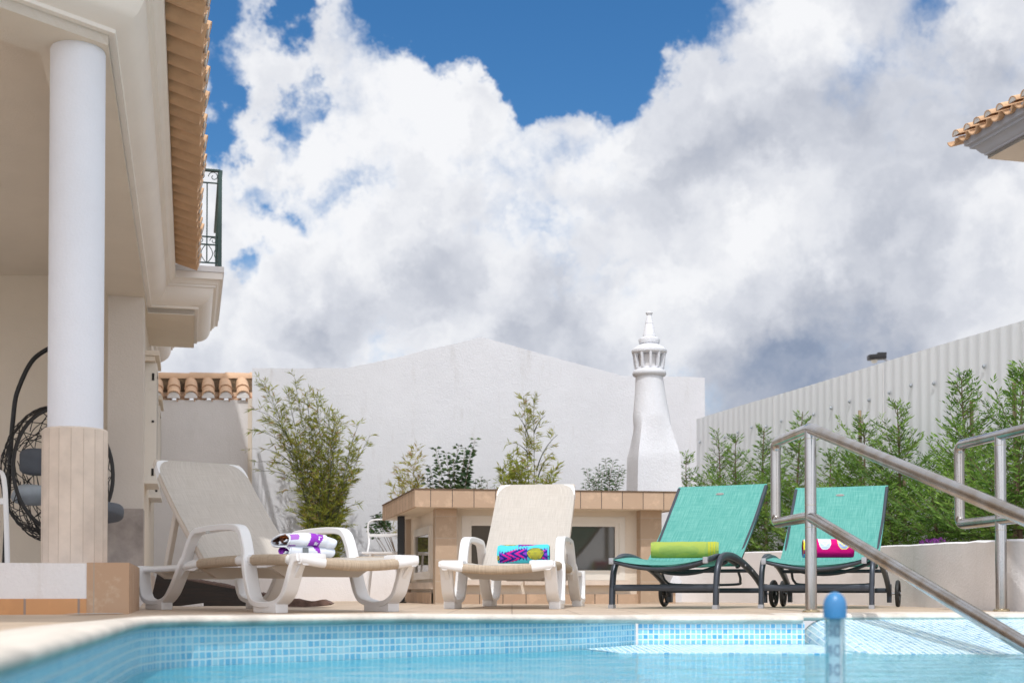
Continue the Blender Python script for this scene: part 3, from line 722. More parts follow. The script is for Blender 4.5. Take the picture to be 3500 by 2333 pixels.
for (t0, t1, ytop, ybot) in ((.55, 1.25, 1238, 1640), (2.1, 2.8, 1385, 1690)):
    p0 = wl+hu*t0; d = p0.y; zt_ = P(520, ytop, d).z; zb2 = P(520, ybot, d).z
    f = MB(); 
    for (a, b, c, e_) in ((t0, t0+.05, zb2, zt_), (t1-.05, t1, zb2, zt_), (t0+.05, t1-.05, zt_-.05, zt_), (t0+.05, t1-.05, zb2, zb2+.05)):
        plan(f, [wl+hu*a, wl+hu*a+hn*.115, wl+hu*b+hn*.115, wl+hu*b], c, e_)
    fr = recalc(f.build('window', M['pvc'], house, smooth=0))
    s_ = MB(); plan(s_, [wl+hu*(t0+.06)+hn*.02, wl+hu*(t0+.06)+hn*.04, wl+hu*(t1-.06)+hn*.04, wl+hu*(t1-.06)+hn*.02], zb2+.06, zt_-.06); recalc(s_.build('pane', M['glass'], fr, smooth=0))
    s_ = MB(); plan(s_, [wl+hu*(t0-.06), wl+hu*(t0-.06)+hn*.13, wl+hu*(t1+.06)+hn*.13, wl+hu*(t1+.06)], zb2-.035, zb2-.003); recalc(s_.build('sill', M['pvc'], fr, smooth=0))
    s_ = MB(); plan(s_, [wl+hu*(t0-.1), wl+hu*(t0-.1)+hn*.10, wl+hu*(t1+.1)+hn*.10, wl+hu*(t1+.1)], zt_+.003, zt_+.05); plan(s_, [wl+hu*(t0-.12), wl+hu*(t0-.12)+hn*.14, wl+hu*(t1+.12)+hn*.14, wl+hu*(t1+.12)], zt_+.053, zt_+.10); recalc(s_.build('lintel', M['cream'], fr, smooth=0))
    # dark hinge blocks and lock holes on the leaf edge facing the pool
    for fz in (.07, .5, .88):
        s_ = MB(); q_ = wl+hu*(t0-.004)+hn*.08; zz = zb2+(zt_-zb2)*fz
        s_.box((q_.x, q_.y, zz), (.022, .008, .07 if fz != .5 else .02)); s_.build('hinge', M['black'], fr)
# column with its stone sleeve
cc = P(255, 1880, 6.40); zcol = P(250, 1468, 6.40).z
mb = MB(); mb.lathe([(.1325, .24), (.1325, ZB-.012), (.128, ZB+.002)], (cc.x, cc.y, 0), 64); col = mb.build('column', M['column'], house, smooth=30)
mb = MB(); 
ns = 17; vs = []
for z in (.235, zcol-.008, zcol):
    for k in range(ns):
        a = 2*PI*(k+.3)/ns; r = .158 if z < zcol else .150; vs.append((cc.x+math.cos(a)*r, cc.y+math.sin(a)*r, z))
mb.add(vs, [(i*ns+k, i*ns+(k+1) % ns, (i+1)*ns+(k+1) % ns, (i+1)*ns+k) for i in range(2) for k in range(ns)]+[[2*ns+k for k in range(ns)]])
sl_ = mb.build('stone_sleeve', M['limestone'], col, smooth=0)
mb = MB()
for k in range(ns):
    a = 2*PI*(k+.3)/ns; mb.box((cc.x+math.cos(a)*.1573, cc.y+math.sin(a)*.1573, (zcol+.24)/2), (.0026, .0022, zcol-.26), Matrix.Rotation(a, 3, 'Z'))
mb.build('joint', M['jointc'], col, smooth=0)
# tiled eave: channel tiles seen from below and cover tiles with their mouths outwards
def eave(p_from, p_to, out, z_in, b_in, length, slope, name, parent, mat, matend, pitch=.205, rows=1, cap=True, rr=.098):
    """row of roof tiles along p_from..p_to, overhanging in direction out"""
    p_from = Vector((p_from[0], p_from[1], 0)); p_to = Vector((p_to[0], p_to[1], 0)); out = Vector((out[0], out[1], 0))
    d = (p_to-p_from); L = d.length; d.normalize(); n_ = int(L/pitch)
    ax = (-out*math.cos(slope)+Vector((0, 0, 1))*math.sin(slope)).normalized()
    a, b, e3 = MB(), MB(), MB()
    for k in range(n_):
        j1, j2, j3 = rnd.uniform(-.008, .008), rnd.uniform(-.012, .012), rnd.uniform(-.02, .02)
        for r_ in range(rows):
            m_ = p_from+d*(pitch*(k+.5)+j1)+out*(b_in+length+j2)+Vector((0, 0, z_in-math.tan(slope)*length+.004*(k % 2)))+ax*(.33*r_)+Vector((0, 0, .02*r_))
            axj = (ax+d*j3).normalized()
            barrel(a, m_, axj, (0, 0, 1), rr, .55, rr*.9, .014, 10, down=True)
            barrel(b, m_+d*pitch*.5+Vector((0, 0, .030))+out*.004+Vector((0, 0, -.004)), axj, (0, 0, 1), rr*.86, .55, rr*.74, .014, 10)
            if cap and r_ == 0:
                q_ = m_+d*pitch*.5+Vector((0, 0, .030))+out*.002
                side = axj.cross(Vector((0, 0, 1))).normalized(); u_ = side.cross(axj)
                ring = [q_+side*math.cos(PI*i/8)*rr*.80+u_*math.sin(PI*i/8)*rr*.74 for i in range(9)]
                b.prism(ring, axj*.01, mi=1)
    o1 = a.build('channel_tiles', mat, parent); o2 = b.build('cover_tiles', [mat, matend], parent)
    return o1
zin = ZB+.372+.10
out_ = hn
roofp = MB()
eave(c0-hu*.45, k1-hu*.28, hn, ZB+.475, .22, .262, R(16), 'roof', house, M['tilec'], M['tileend'], rows=3)
fo = fn
mb = MB()
ra = [c0-hu*.3+hn*.1, k1+hn*.1-hu*.25, k1-hn*5-hu*.25, c0-hn*5]
zA = ZB+.40; sl3 = math.tan(R(16))
mb.add([(ra[0].x, ra[0].y, zA+.06), (ra[1].x, ra[1].y, zA+.06), (ra[2].x, ra[2].y, zA+.06+5.1*sl3), (ra[3].x, ra[3].y, zA+.06+5.1*sl3)], [(0, 1, 2, 3)])
mb.add([(p.x, p.y, zA) for p in (c0+hn*.15-hu*.2, k1+hn*.15-hu*.2, k1-hn*5, c0-hn*5)], [(0, 1, 2, 3)])
mb.build('roof', M['tilec'], house, smooth=0)
mb = MB(); up0 = Vector((c0.x, c0.y, 0))-hn*.42-hu*3.9; plan(mb, [up0, up0-hn*6, up0-hn*6+hu*16, up0+hu*16], ZB+.80, 5.7); plan(mb, [up0+hu*7-hn*.003, up0-hn*5.9+hu*7, up0-hn*5.9+hu*15.9, up0+hu*15.9-hn*.003], 5.6, 8.4); recalc(mb.build('shading_upper_wall', M['cream'], house, smooth=0))  # unseen upper storey, lengthened and raised to shade the column and tiled wall
# balcony railing in green iron
zr0 = zb_+.055; bal = empty('balcony_railing', (k2.x, k2.y, zr0)); bal.parent = house; bal.location = bal.location-ORG[house.name]; ORG[bal.name] = Vector((k2.x, k2.y, zr0))
ra_ = k2+hn*(q-.04)-hu*(q-.05); rb_ = ra_+hu*(1.75+2*q-.1); rc_ = ra_-hn*1.6
ztop = P(700, 581, ra_.y).z; hgt = ztop-zr0
def v3(p, z): return Vector((p[0], p[1], z))
mb = MB()
for a, b in ((ra_, rc_), (ra_, rb_)):
    sd = (b-a).normalized().cross(Vector((0, 0, 1)))
    mb.bar([v3(a, ztop-.012), v3(b, ztop-.012)], .045, .02, sd)
mb.build('top_rail', M['green'], bal)
mb = MB(); mb.box((ra_.x, ra_.y, (zr0+ztop)/2), (.035, .035, hgt-.02), Matrix.Rotation(math.atan2(hn.y, hn.x), 3, 'Z')); mb.build('corner_post', M['green'], bal)
mb = MB()
for a, b in ((ra_, rc_), (ra_, rb_)):
    for fz in (.045, .23, .31, .86):
        mb.tube([v3(a, zr0+hgt*fz), v3(b, zr0+hgt*fz)], .008, 6)
mb.build('rail', M['green'], bal)
for a, b in ((ra_, rc_), (ra_, rb_)):
    sc_ = MB()
    L_ = (b-a).length; d_ = (b-a).normalized(); nb = int(L_/.115)
    for k in range(1, nb+1):
        p = a+d_*(L_*k/nb); mb = MB(); mb.tube([v3(p, zr0+(0 if k % 3 == 0 else hgt*.045)), v3(p, zr0+hgt*.86)], .0065, 6); mb.build('baluster', M['green'], bal)
    for k in range(nb):
        p = a+d_*(L_*(k+.5)/nb)
        for (zc2, r_) in ((.925, .052), (.27, .035)):
            pts = []
            for i in range(15):
                an = i*.52; rr = r_*(1-.055*i); pts.append(v3(p+d_*math.cos(an)*rr, zr0+hgt*zc2+math.sin(an)*rr))
            sc_.tube(pts, .004, 5)
        for sgn in (-1, 1):
            pts = [v3(p+d_*sgn*(.052-.045*math.sin(PI*i/8)), zr0+hgt*(.05+.18*i/8)) for i in range(9)]; sc_.tube(pts, .004, 5)
    sc_.build('scrollwork', M['green'], bal)


# raised terrace the house stands on
t0_, t1_ = P(-700, 2030, 5.75), P(436, 2030, 6.17); zt2 = .246
tb = t1_+hu*1.35
ter = empty('terrace', (t1_.x-.6, t1_.y+.4, 0)); tag(ter, kind='structure')
mb = MB(); tl_ = P(296, 2030, 6.14)
poly = [t0_, t1_-Vector((.004, -.02, 0)), tb+hn*-.01, wl+hn*.02+hu*0, (wl-hn*.1+hu*.2), (-9, yr, 0), (-9, t0_.y, 0)]
plan(mb, [(p[0], p[1]) for p in poly], 0, zt2-.004); recalc(mb.build('terrace_body', M['stepc'], ter, smooth=0))
dd = (t1_-t0_).normalized(); do = Vector((dd.y, -dd.x, 0))
if do.y > 0: do = -do
a, b = t0_+do*.001, tl_+do*.0
mb = MB(); zz = .074; L_ = (b-a).length
mb.add([v3(a+do*.014, 0), v3(b+do*.014, 0), v3(b+do*.014, zz), v3(a+do*.014, zz), v3(a, zz), v3(b, zz), v3(b+do*.0, 0)], [(0, 1, 2, 3), (3, 2, 5, 4), (1, 6, 5, 2)],
       [[(-L_+.035, .01), (.035, .01), (.035, zz+.01), (-L_+.035, zz+.01)], [(-L_, .1), (0, .1), (0, .11), (-L_, .11)], [(0, 0), (.01, 0), (.01, .05), (0, .05)]])
mb.build('skirting', M['skirt'], ter, smooth=0)
mb = MB(); a, b, c_, d_ = tl_+do*.012, t1_+do*.012+hn*.006, tb+hn*.006, tb-hn*.2
L1, L2 = (b-a).length, (c_-b).length; o_ = .185-.033
mb.add([v3(a, 0), v3(b, 0), v3(b, zt2), v3(a, zt2)], [(0, 1, 2, 3)], [[(o_, .01), (o_+L1, .01), (o_+L1, zt2+.01), (o_, zt2+.01)]])
mb.add([v3(b, 0), v3(c_, 0), v3(c_, zt2), v3(b, zt2)], [(0, 1, 2, 3)], [[(0, .01), (L2, .01), (L2, zt2+.01), (0, zt2+.01)]])
mb.add([v3(a, zt2), v3(b, zt2), v3(c_, zt2), v3(c_-hn*.3, zt2), v3(a+hu*.4, zt2)], [(0, 1, 2, 3, 4)], [[(0, 0), (.1, 0), (.1, .1), (0, .1), (0, .05)]])
mb.add([v3(a, 0), v3(a, zt2), v3(a-do*.013, zt2), v3(a-do*.013, 0)], [(0, 1, 2, 3)], [[(0, 0), (0, .1), (.01, .1), (.01, 0)]])
M['block'] = tiles('terracotta_block_tile', (.46, .29, .18, 1), (.50, .33, .22, 1), (.40, .32, .25, 1), .185, .4, 'UV', 0, .003, .55, 7, patch=.75, pc=(.58, .44, .32, 1))
mb.build('corner_block', M['block'], ter, smooth=0)
# mosaic gutter strip by the step
mb = MB(); g0, g1 = P(228, 2104, 5.9), P(425, 2099, 6.1)
mb.add([(g0.x, g0.y-.05, .006), (g1.x, g1.y-.10, .006), (g1.x, g1.y+.04, .006), (g0.x, g0.y+.12, .006)], [(0, 1, 2, 3)], [[(0, 0), (16, 0), (16, 5), (0, 5)]])
tag(mb.build('gutter_strip', M['poolB'], smooth=0), kind='structure')

# ---------------------------------------------------------------- tiled counter
A_, B_, D_ = Vector((-.822, 10.86, 0)), Vector((1.474, 11.22, 0)), Vector((-1.306, 12.96, 0))
ex = (B_-A_).normalized(); ey = Vector((-ex.y, ex.x, 0)); sd_ = (D_-A_); E_ = B_+sd_
ct = empty('tiled_counter', (A_.x+1, A_.y+.8, 0)); tag(ct, 'low outdoor counter faced with terracotta tiles, a wide slab over tinted windows', 'counter')
zT, zF = .980, .822
mb = MB(); ins_ = .02
plan(mb, [A_+ex*ins_+ey*ins_, B_-ex*ins_+ey*ins_, E_-ex*ins_, D_+ex*ins_], zF+.004, zT-.012); recalc(mb.build('slab', M['cream'], ct, smooth=0))
mb = MB()
def facia(mb, a, b, z0, z1, th, u0=0, pitch=.187, inward=None):
    L_ = (b-a).length; n_ = inward
    mb.add([v3(a, z0), v3(b, z0), v3(b, z1), v3(a, z1)], [(0, 1, 2, 3)], [[(u0, .012), (u0+L_, .012), (u0+L_, .012+z1-z0), (u0, .012+z1-z0)]])
    mb.add([v3(a, z0), v3(b, z0), v3(b+n_*th, z0), v3(a+n_*th, z0)], [(0, 1, 2, 3)], [[(u0, .012), (u0+L_, .012), (u0+L_, .02), (u0, .02)]])
    mb.add([v3(a, z1), v3(b, z1), v3(b+n_*th, z1), v3(a+n_*th, z1)], [(0, 1, 2, 3)], [[(u0, .012), (u0+L_, .012), (u0+L_, .02), (u0, .02)]])
sn = Vector((sd_.y, -sd_.x, 0)).normalized()
facia(mb, A_, B_, zF, zT-.012, .022, .185-.135, inward=ey); facia(mb, D_, A_, zF, zT-.012, .022, .05, inward=sn)
facia(mb, B_, E_, zF, zT-.012, .022, 0, inward=-sn)
mb.build('tile_facia', M['terra'], ct, smooth=0)
mb = MB(); g = .006; plan(mb, [A_-ex*g-ey*g, B_+ex*g-ey*g, E_+ex*g+ey*g, D_-ex*g+ey*g], zT-.011, zT); recalc(mb.build('top_tiles', M['bark'], ct, smooth=0))
def fp(px, py, b): return onplane(px, py, (A_+ey*b), (B_+ey*b))
def fa_(px, b): return (fp(px, 1950, b)-A_).dot(ex)
def cbox(mb, a0, a1, b0, b1, z0, z1, uv=False):
    p = [A_+ex*a0+ey*b0, A_+ex*a1+ey*b0, A_+ex*a1+ey*b1, A_+ex*a0+ey*b1]
    if not uv: plan(mb, p, z0, z1); return
    q_ = [[(0, z0), (a1-a0, z0), (a1-a0, z1), (0, z1)]]
    for i in range(4):
        a, b = p[i], p[(i+1) % 4]; L_ = (b-a).length
        mb.add([v3(a, z0), v3(b, z0), v3(b, z1), v3(a, z1)], [(0, 1, 2, 3)], [[(.0, z0-.008), (L_, z0-.008), (L_, z1-.008), (0, z1-.008)]])
    mb.add([v3(x, z1) for x in p], [(0, 1, 2, 3)], [[(0, 0), (.1, 0), (.1, .1), (0, .1)]])
for (pa, pb) in ((1488, 1563), (2190, 2262)):
    mb = MB(); a0, a1 = fa_(pa, .19), fa_(pb, .19); cbox(mb, a0, a1, .19, .40, 0, zF+.004, True); mb.build('pier', M['terrafull'], ct, smooth=0)
aL, aR = fa_(1563, .19), fa_(2190, .19); aL0 = fa_(1488, .19); aR1 = fa_(2262, .19)
def fz(py, px=1950, b=.33): return fp(px, py, b).z
wins = []
z_top, z_bot = fz(1764), fz(1981)
w1 = (fa_(1578, .33), fa_(1765, .33)); w2 = (fa_(1800, .33), fa_(2136, .33))
mb = MB()
cbox(mb, aL, w1[0], .33, .45, 0, zF+.004); cbox(mb, w1[1], w2[0], .33, .45, 0, zF+.004); cbox(mb, w2[1], aR, .33, .45, 0, zF+.004)
cbox(mb, w1[0], w1[1], .33, .45, 0, z_bot); cbox(mb, w2[0], w2[1], .33, .45, 0, z_bot); cbox(mb, w1[0], w1[1], .33, .45, z_top, zF+.004); cbox(mb, w2[0], w2[1], .33, .45, z_top, zF+.004)
cbox(mb, aL0+.1, aR1-.05, 1.9, 2.0, 0, zF+.004); cbox(mb, aR1-.1, aR1-.02, .40, 1.9, 0, zF+.004)
cb_ = recalc(mb.build('front_wall', M['cream'], ct, smooth=0))
for (a0, a1) in (w1, w2):
    f = MB(); fw = .052
    for (p, q_, r_, s_) in ((a0, a0+fw, z_bot, z_top), (a1-fw, a1, z_bot, z_top), (a0+fw, a1-fw, z_top-fw, z_top), (a0+fw, a1-fw, z_bot, z_bot+fw)): cbox(f, p, q_, .325, .40, r_, s_)
    fw2 = fw+.035
    for (p, q_, r_, s_) in ((a0+fw, a0+fw2, z_bot+fw, z_top-fw), (a1-fw2, a1-fw, z_bot+fw, z_top-fw), (a0+fw2, a1-fw2, z_top-fw2, z_top-fw), (a0+fw2, a1-fw2, z_bot+fw, z_bot+fw2)): cbox(f, p, q_, .338, .40, r_, s_)
    fr = recalc(f.build('window', M['pvc'], ct, smooth=0))
    f = MB(); cbox(f, a0+fw2-.002, a1-fw2+.002, .362, .372, z_bot+fw2-.002, z_top-fw2+.002); recalc(f.build('pane', M['glass'], fr, smooth=0))
    f = MB(); cbox(f, a0-.03, a1+.03, .255, .34, z_bot-.045, z_bot-.002); recalc(f.build('sill', M['limestone'], fr, smooth=0))
mb = MB(); zk = .085
for (a0, a1) in ((aL, aR),):
    p0, p1 = A_+ex*a0+ey*.275, A_+ex*a1+ey*.275; L_ = (p1-p0).length
    mb.add([v3(p0, 0), v3(p1, 0), v3(p1, zk), v3(p0, zk), v3(p1+ey*.055, zk), v3(p0+ey*.055, zk)], [(0, 1, 2, 3), (3, 2, 4, 5)], [[(0, .01), (L_*.9, .01), (L_*.9, zk+.01), (0, zk+.01)], [(0, .1), (L_*.9, .1), (L_*.9, .12), (0, .12)]])
p0, p1 = A_+ex*(aR1+.075)+ey*.45, A_+ex*(aR1+.20)+ey*.45
mb.add([v3(p0, 0), v3(p1, 0), v3(p1, .11), v3(p0, .11), v3(p1+ey*.1, .11), v3(p0+ey*.1, .11), v3(p1+ey*.1, 0)], [(0, 1, 2, 3), (3, 2, 4, 5), (1, 6, 4, 2)], [[(.02, .01), (.15, .01), (.15, .11), (.02, .11)], [(.02, .1), (.15, .1), (.15, .12), (.02, .12)], [(.02, .01), (.1, .01), (.1, .11), (.02, .11)]])
mb.build('skirting', M['terra'], ct, smooth=0)
# left flank with its own small window
su = sd_.normalized(); W0 = A_+ex*aL0+ey*.19+su*.005; sw = Vector((su.y, -su.x, 0))
def sb(mb, t0, t1, i0, i1, z0, z1): plan(mb, [W0+su*t0+sw*i0, W0+su*t1+sw*i0, W0+su*t1+sw*i1, W0+su*t0+sw*i1], z0, z1)
mb = MB(); sb(mb, .20, 1.75, .05, .16, 0, zF+.004); recalc(mb.build('side_wall', M['cream'], ct, smooth=0))
mb = MB(); sb(mb, 1.75, 1.92, 0, .19, 0, zF+.004); recalc(mb.build('pier', M['terrafull'], ct, smooth=0))
zs0, zs1 = .22, .70
f = MB()
for (a0, a1, c, e_) in ((.42, .50, zs0, zs1), (1.3, 1.38, zs0, zs1), (.50, 1.3, zs1-.07, zs1), (.50, 1.3, zs0, zs0+.07)): sb(f, a0, a1, .02, .06, c, e_)
fr = recalc(f.build('window', M['pvc'], ct, smooth=0)); f = MB(); sb(f, .50, 1.3, .035, .045, zs0+.07, zs1-.07); recalc(f.build('pane', M['glass'], fr, smooth=0))
mb = MB(); a, b = W0+su*.2, W0+su*1.75; L_ = (b-a).length
mb.add([v3(b, 0), v3(a, 0), v3(a, .1), v3(b, .1), v3(a+sw*.05, .1), v3(b+sw*.05, .1)], [(0, 1, 2, 3), (3, 2, 4, 5)], [[(0, .01), (L_*1.1, .01), (L_*1.1, .11), (0, .11)], [(0, .1), (L_, .1), (L_, .12), (0, .12)]]); mb.build('side_skirting', M['terra'], ct, smooth=0)
mb = MB(); sb(mb, .21, 1.74, .0, .05, .13, .19); recalc(mb.build('side_sill', M['limestone'], ct, smooth=0))

# ---------------------------------------------------------------- chimney on the counter
cyd = 11.85; cx = P(2219.6, 1400, cyd); csx = F/cyd
def cz(y): return P(2219, 1000+y/2.24, cyd).z
ch = empty('chimney', (P(2234, 1600, cyd).x, cyd, zT)); tag(ch, 'white Algarve style chimney with slatted lantern and pointed cap, on the tiled counter', 'chimney')
def cr(w): return w/2.24/csx
mb = MB(); rows_ = []; nseg = 48; yaw = R(9.5); bx = P(2234, 1600, cyd).x
def ringpt(k, r, hb, m, cxx, z):
    a = 2*PI*k/nseg+yaw; c, s_ = math.cos(a), math.sin(a)
    la = a-yaw; q_ = hb/max(abs(math.cos(la)), abs(math.sin(la)))
    rr = r*(1-m)+q_*m; return Vector((cxx+c*rr, cyd+s_*rr, z))
specs = [(645, 105, 0, 0), (700, 110, 0, 0), (800, 121, 0, 0), (880, 131, 0, .0), (940, 140, 0, 0), (965, 146, .139, .12), (1020, 150, .147, .4), (1090, 160, .160, .68), (1160, 170, .176, .86), (1220, 180, .191, .97), (1252, 185, .198, 1), (1300, 185, .200, 1), (1400, 185, .203, 1), (1512, 185, .207, 1)]
for (y, w, hb, m) in specs:
    f_ = max(0, min(1, (y-645)/600)); cxx = cx.x*(1-f_)+bx*f_
    z = cz(y) if y < 1512 else zT+.001
    for k in range(nseg):
        p = ringpt(k, cr(w), hb, m, cxx, z); nn = noise.noise(p*6)*.004+noise.noise(p*20)*.002
        mb.v.append((p.x+nn, p.y+nn, p.z))
for i in range(len(specs)-1):
    for k in range(nseg): mb.f.append([i*nseg+k, (i+1)*nseg+k, (i+1)*nseg+(k+1) % nseg, i*nseg+(k+1) % nseg])
mb.f.append([k for k in range(nseg)][::-1])
recalc(mb.build('shaft', M['wall'], ch, smooth=28))
cp = (cx.x, cyd, 0)
mb = MB(); mb.lathe([(cr(w), cz(y)) for w, y in ((100, 648), (112, 642), (126, 634), (130, 622), (128, 610), (124, 600), (112, 594), (110, 584), (106, 576), (20, 574))], cp, 40); mb.build('collar', M['wall'], ch, smooth=50)
mb = MB()
for k in range(11):
    a = 2*PI*k/11+.12
    r0, r1 = cr(103), cr(117)
    p0, p1 = Vector((cp[0]+math.cos(a)*r0, cp[1]+math.sin(a)*r0, cz(580))), Vector((cp[0]+math.cos(a)*r1, cp[1]+math.sin(a)*r1, cz(466)))
    mb.bar([p0, p1], .022, .03, Vector((-math.sin(a), math.cos(a), 0)))
mb.build('lantern_slats', M['wall'], ch)
mb = MB(); mb.lathe([(.02, cz(574)), (cr(78), cz(572)), (cr(80), cz(560)), (cr(80), cz(478)), (.02, cz(474))], cp, 16); mb.build('flue', M['wall_old'], ch)
capp = [(15, 146), (24, 149), (27, 155), (25, 163), (18, 172), (19, 179), (22, 186), (30, 232), (32, 235), (30, 240), (33, 244), (49, 325), (53, 335), (52, 341), (66, 347), (80, 356), (82, 362), (80, 378), (78, 388), (68, 393), (70, 398), (92, 410), (122, 428), (135, 441), (137, 448), (134, 462), (126, 470), (118, 474), (20, 476)]
mb = MB(); mb.lathe([(.001, cz(145))]+[(cr(w), cz(y)) for w, y in capp], cp, 40); mb.build('cap', M['wall'], ch, smooth=32)

# ---------------------------------------------------------------- neighbour's roof corner and street lamp beyond the fence
nh = empty('neighbour_house', (7.5, 13, 0)); tag(nh, 'corner of neighbouring house with clay tile eave and shaded blue grey cornice, upper right', 'house')
ZN = 5.1; n0 = Zp(3376, 543, ZN); n1_ = n0-hu*9
pr = [(0, 0), (.0, .04), (.025, .045), (.03, .065), (.05, .075), (.07, .10), (.09, .13), (.12, .15), (.14, .15), (.145, .18), (.185, .19), (.19, .31)]
nw = Zp(3495, 545, ZN); inn = (nw-n0).length
mb = MB(); sweep(mb, [tuple((n1_)[:2]), tuple(n0[:2]), tuple((n0+hn*6)[:2])], scaled(pr, ZN), -1); mb.build('cornice', M['bluegrey'], nh, smooth=30)
mb = MB(); plan(mb, [n0-hn*.0, n1_, n1_+hn*5, n0+hn*5], ZN, ZN+.3); recalc(mb.build('soffit', M['cream'], nh, smooth=0))
mb = MB(); w0_ = n0+hn*inn-hu*.28; plan(mb, [w0_, w0_-hu*8, w0_-hu*8+hn*4, w0_+hn*4], 0, ZN); recalc(mb.build('wall', M['bluegrey'], nh, smooth=0))
eave(n0+hu*.42, n0-hu*7, -hn, ZN+.34, .12, .15, R(17), 'roof', nh, M['tilec'], M['tileend'], rows=2, rr=.082, pitch=.21)
mb = MB(); mb.add([v3(n0+hu*.3-hn*.1, ZN+.36), v3(n0-hu*8-hn*.1, ZN+.36), v3(n0-hu*8+hn*4, ZN+1.7), v3(n0+hu*.3+hn*4, ZN+1.7)], [(0, 1, 2, 3)]); mb.build('roof', M['tilec'], nh, smooth=0)

lp_ = P(3000, 1225, 26); lamp = empty('street_lamp', (P(3120, 1225, 26).x, 26, 0)); tag(lamp, 'dark street lamp head on a thin arm showing above the fence', 'street lamp')
hx = P(3120, 1225, 26).x; zl = lp_.z
mb = MB(); mb.tube([(hx, 26, 0), (hx, 26, zl-.6)], [.07, .045], 10); mb.build('pole', M['bluegrey'], lamp)
mb = MB(); mb.tube(spline([(hx, 26, zl-.6), (hx-.05, 26, zl-.28), (hx-.3, 26, zl-.12), (lp_.x+.1, 26, zl+.0)], 6), .022, 8); mb.build('arm', M['bluegrey'], lamp)
mb = MB(); mb.box((lp_.x-.02, 26, zl+.03), (.36, .2, .11), Matrix.Rotation(R(-4), 3, 'Y'), .035); mb.box((lp_.x+.08, 26, zl+.10), (.18, .12, .04), None, .01); mb.build('lamp_head', M['black'], lamp)
mb = MB(); mb.lathe([(.07, .02), (.065, -.03), (.04, -.06), (.001, -.068)], (lp_.x-.07, 26, zl-.03), 14); mb.build('lens', M['plaque'], lamp)

# ---------------------------------------------------------------- stainless handrails
def disc(c, r, h): m_ = MB(); m_.lathe([(r, 0), (r, h*.5), (r*.8, h), (r*.4, h)], c, 24); return m_
rt = .0295
def handrail(pb, dc, bend, lab, dirv):
    """pb post base, dc corner of the loop, bend where the rail starts to drop"""
    o = empty('handrail', (pb.x, pb.y, 0)); tag(o, lab, 'handrail', 'steel handrails at the pool beach')
    zt_, zl_ = .958, .497
    mb = MB(); mb.tube([(pb.x, pb.y, .0), (pb.x, pb.y, zt_)], rt*1.02, 18); mb.build('post', M['steel'], o, smooth=50)
    d_ = (bend-dc); d_.z = 0; d_.normalize()
    def arc(p, a, b, r=.055, n_=6):
        a = a.normalized(); b = b.normalized(); return [(p+a*r*(1-t)**2+b*r*t*t) if True else p for t in [i/n_ for i in range(n_+1)]]
    Cu, Cl = v3(dc, zt_), v3(dc, zl_); Bu, Bl = v3(bend, zt_), v3(bend, zl_)
    eu, el = Bu+dirv*4.0, Bl+dirv*2.9
    pts = [el]+arc(Bl, dirv, Cl-Bl)+arc(Cl, Bl-Cl, Cu-Cl)+arc(Cu, Cl-Cu, Bu-Cu)+arc(Bu, Cu-Bu, dirv)+[eu]
    mb = MB(); mb.tube(pts, rt, 18); mb.build('rail', M['steel'], o, smooth=50)
    disc((pb.x, pb.y, .001), .044, .014).build('flange', M['brass'], o, smooth=40)
    for z in (zt_-.055, zl_-.055, zl_+.06):
        mb = MB(); mb.lathe([(rt*1.03, -.0012), (rt*1.045, 0), (rt*1.03, .0012)], (pb.x, pb.y, z), 18); mb.build('weld_ring', M['brass'], o)
    return o
dv = Vector((.145, -1, -.285)).normalized()
pb1 = Vector((1.556, 6.70, 0)); handrail(pb1, Vector((1.506, 7.34, 0)), Vector((1.556, 6.70, 0)), 'steel handrail nearest the thermometer, standing before the far turquoise lounger', dv)
pb2 = Vector((2.66, 7.0, 0)); handrail(pb2, Vector((2.60, 7.47, 0)), Vector((2.735, 6.40, 0)), 'steel handrail cut off by the right edge of the photo', dv)
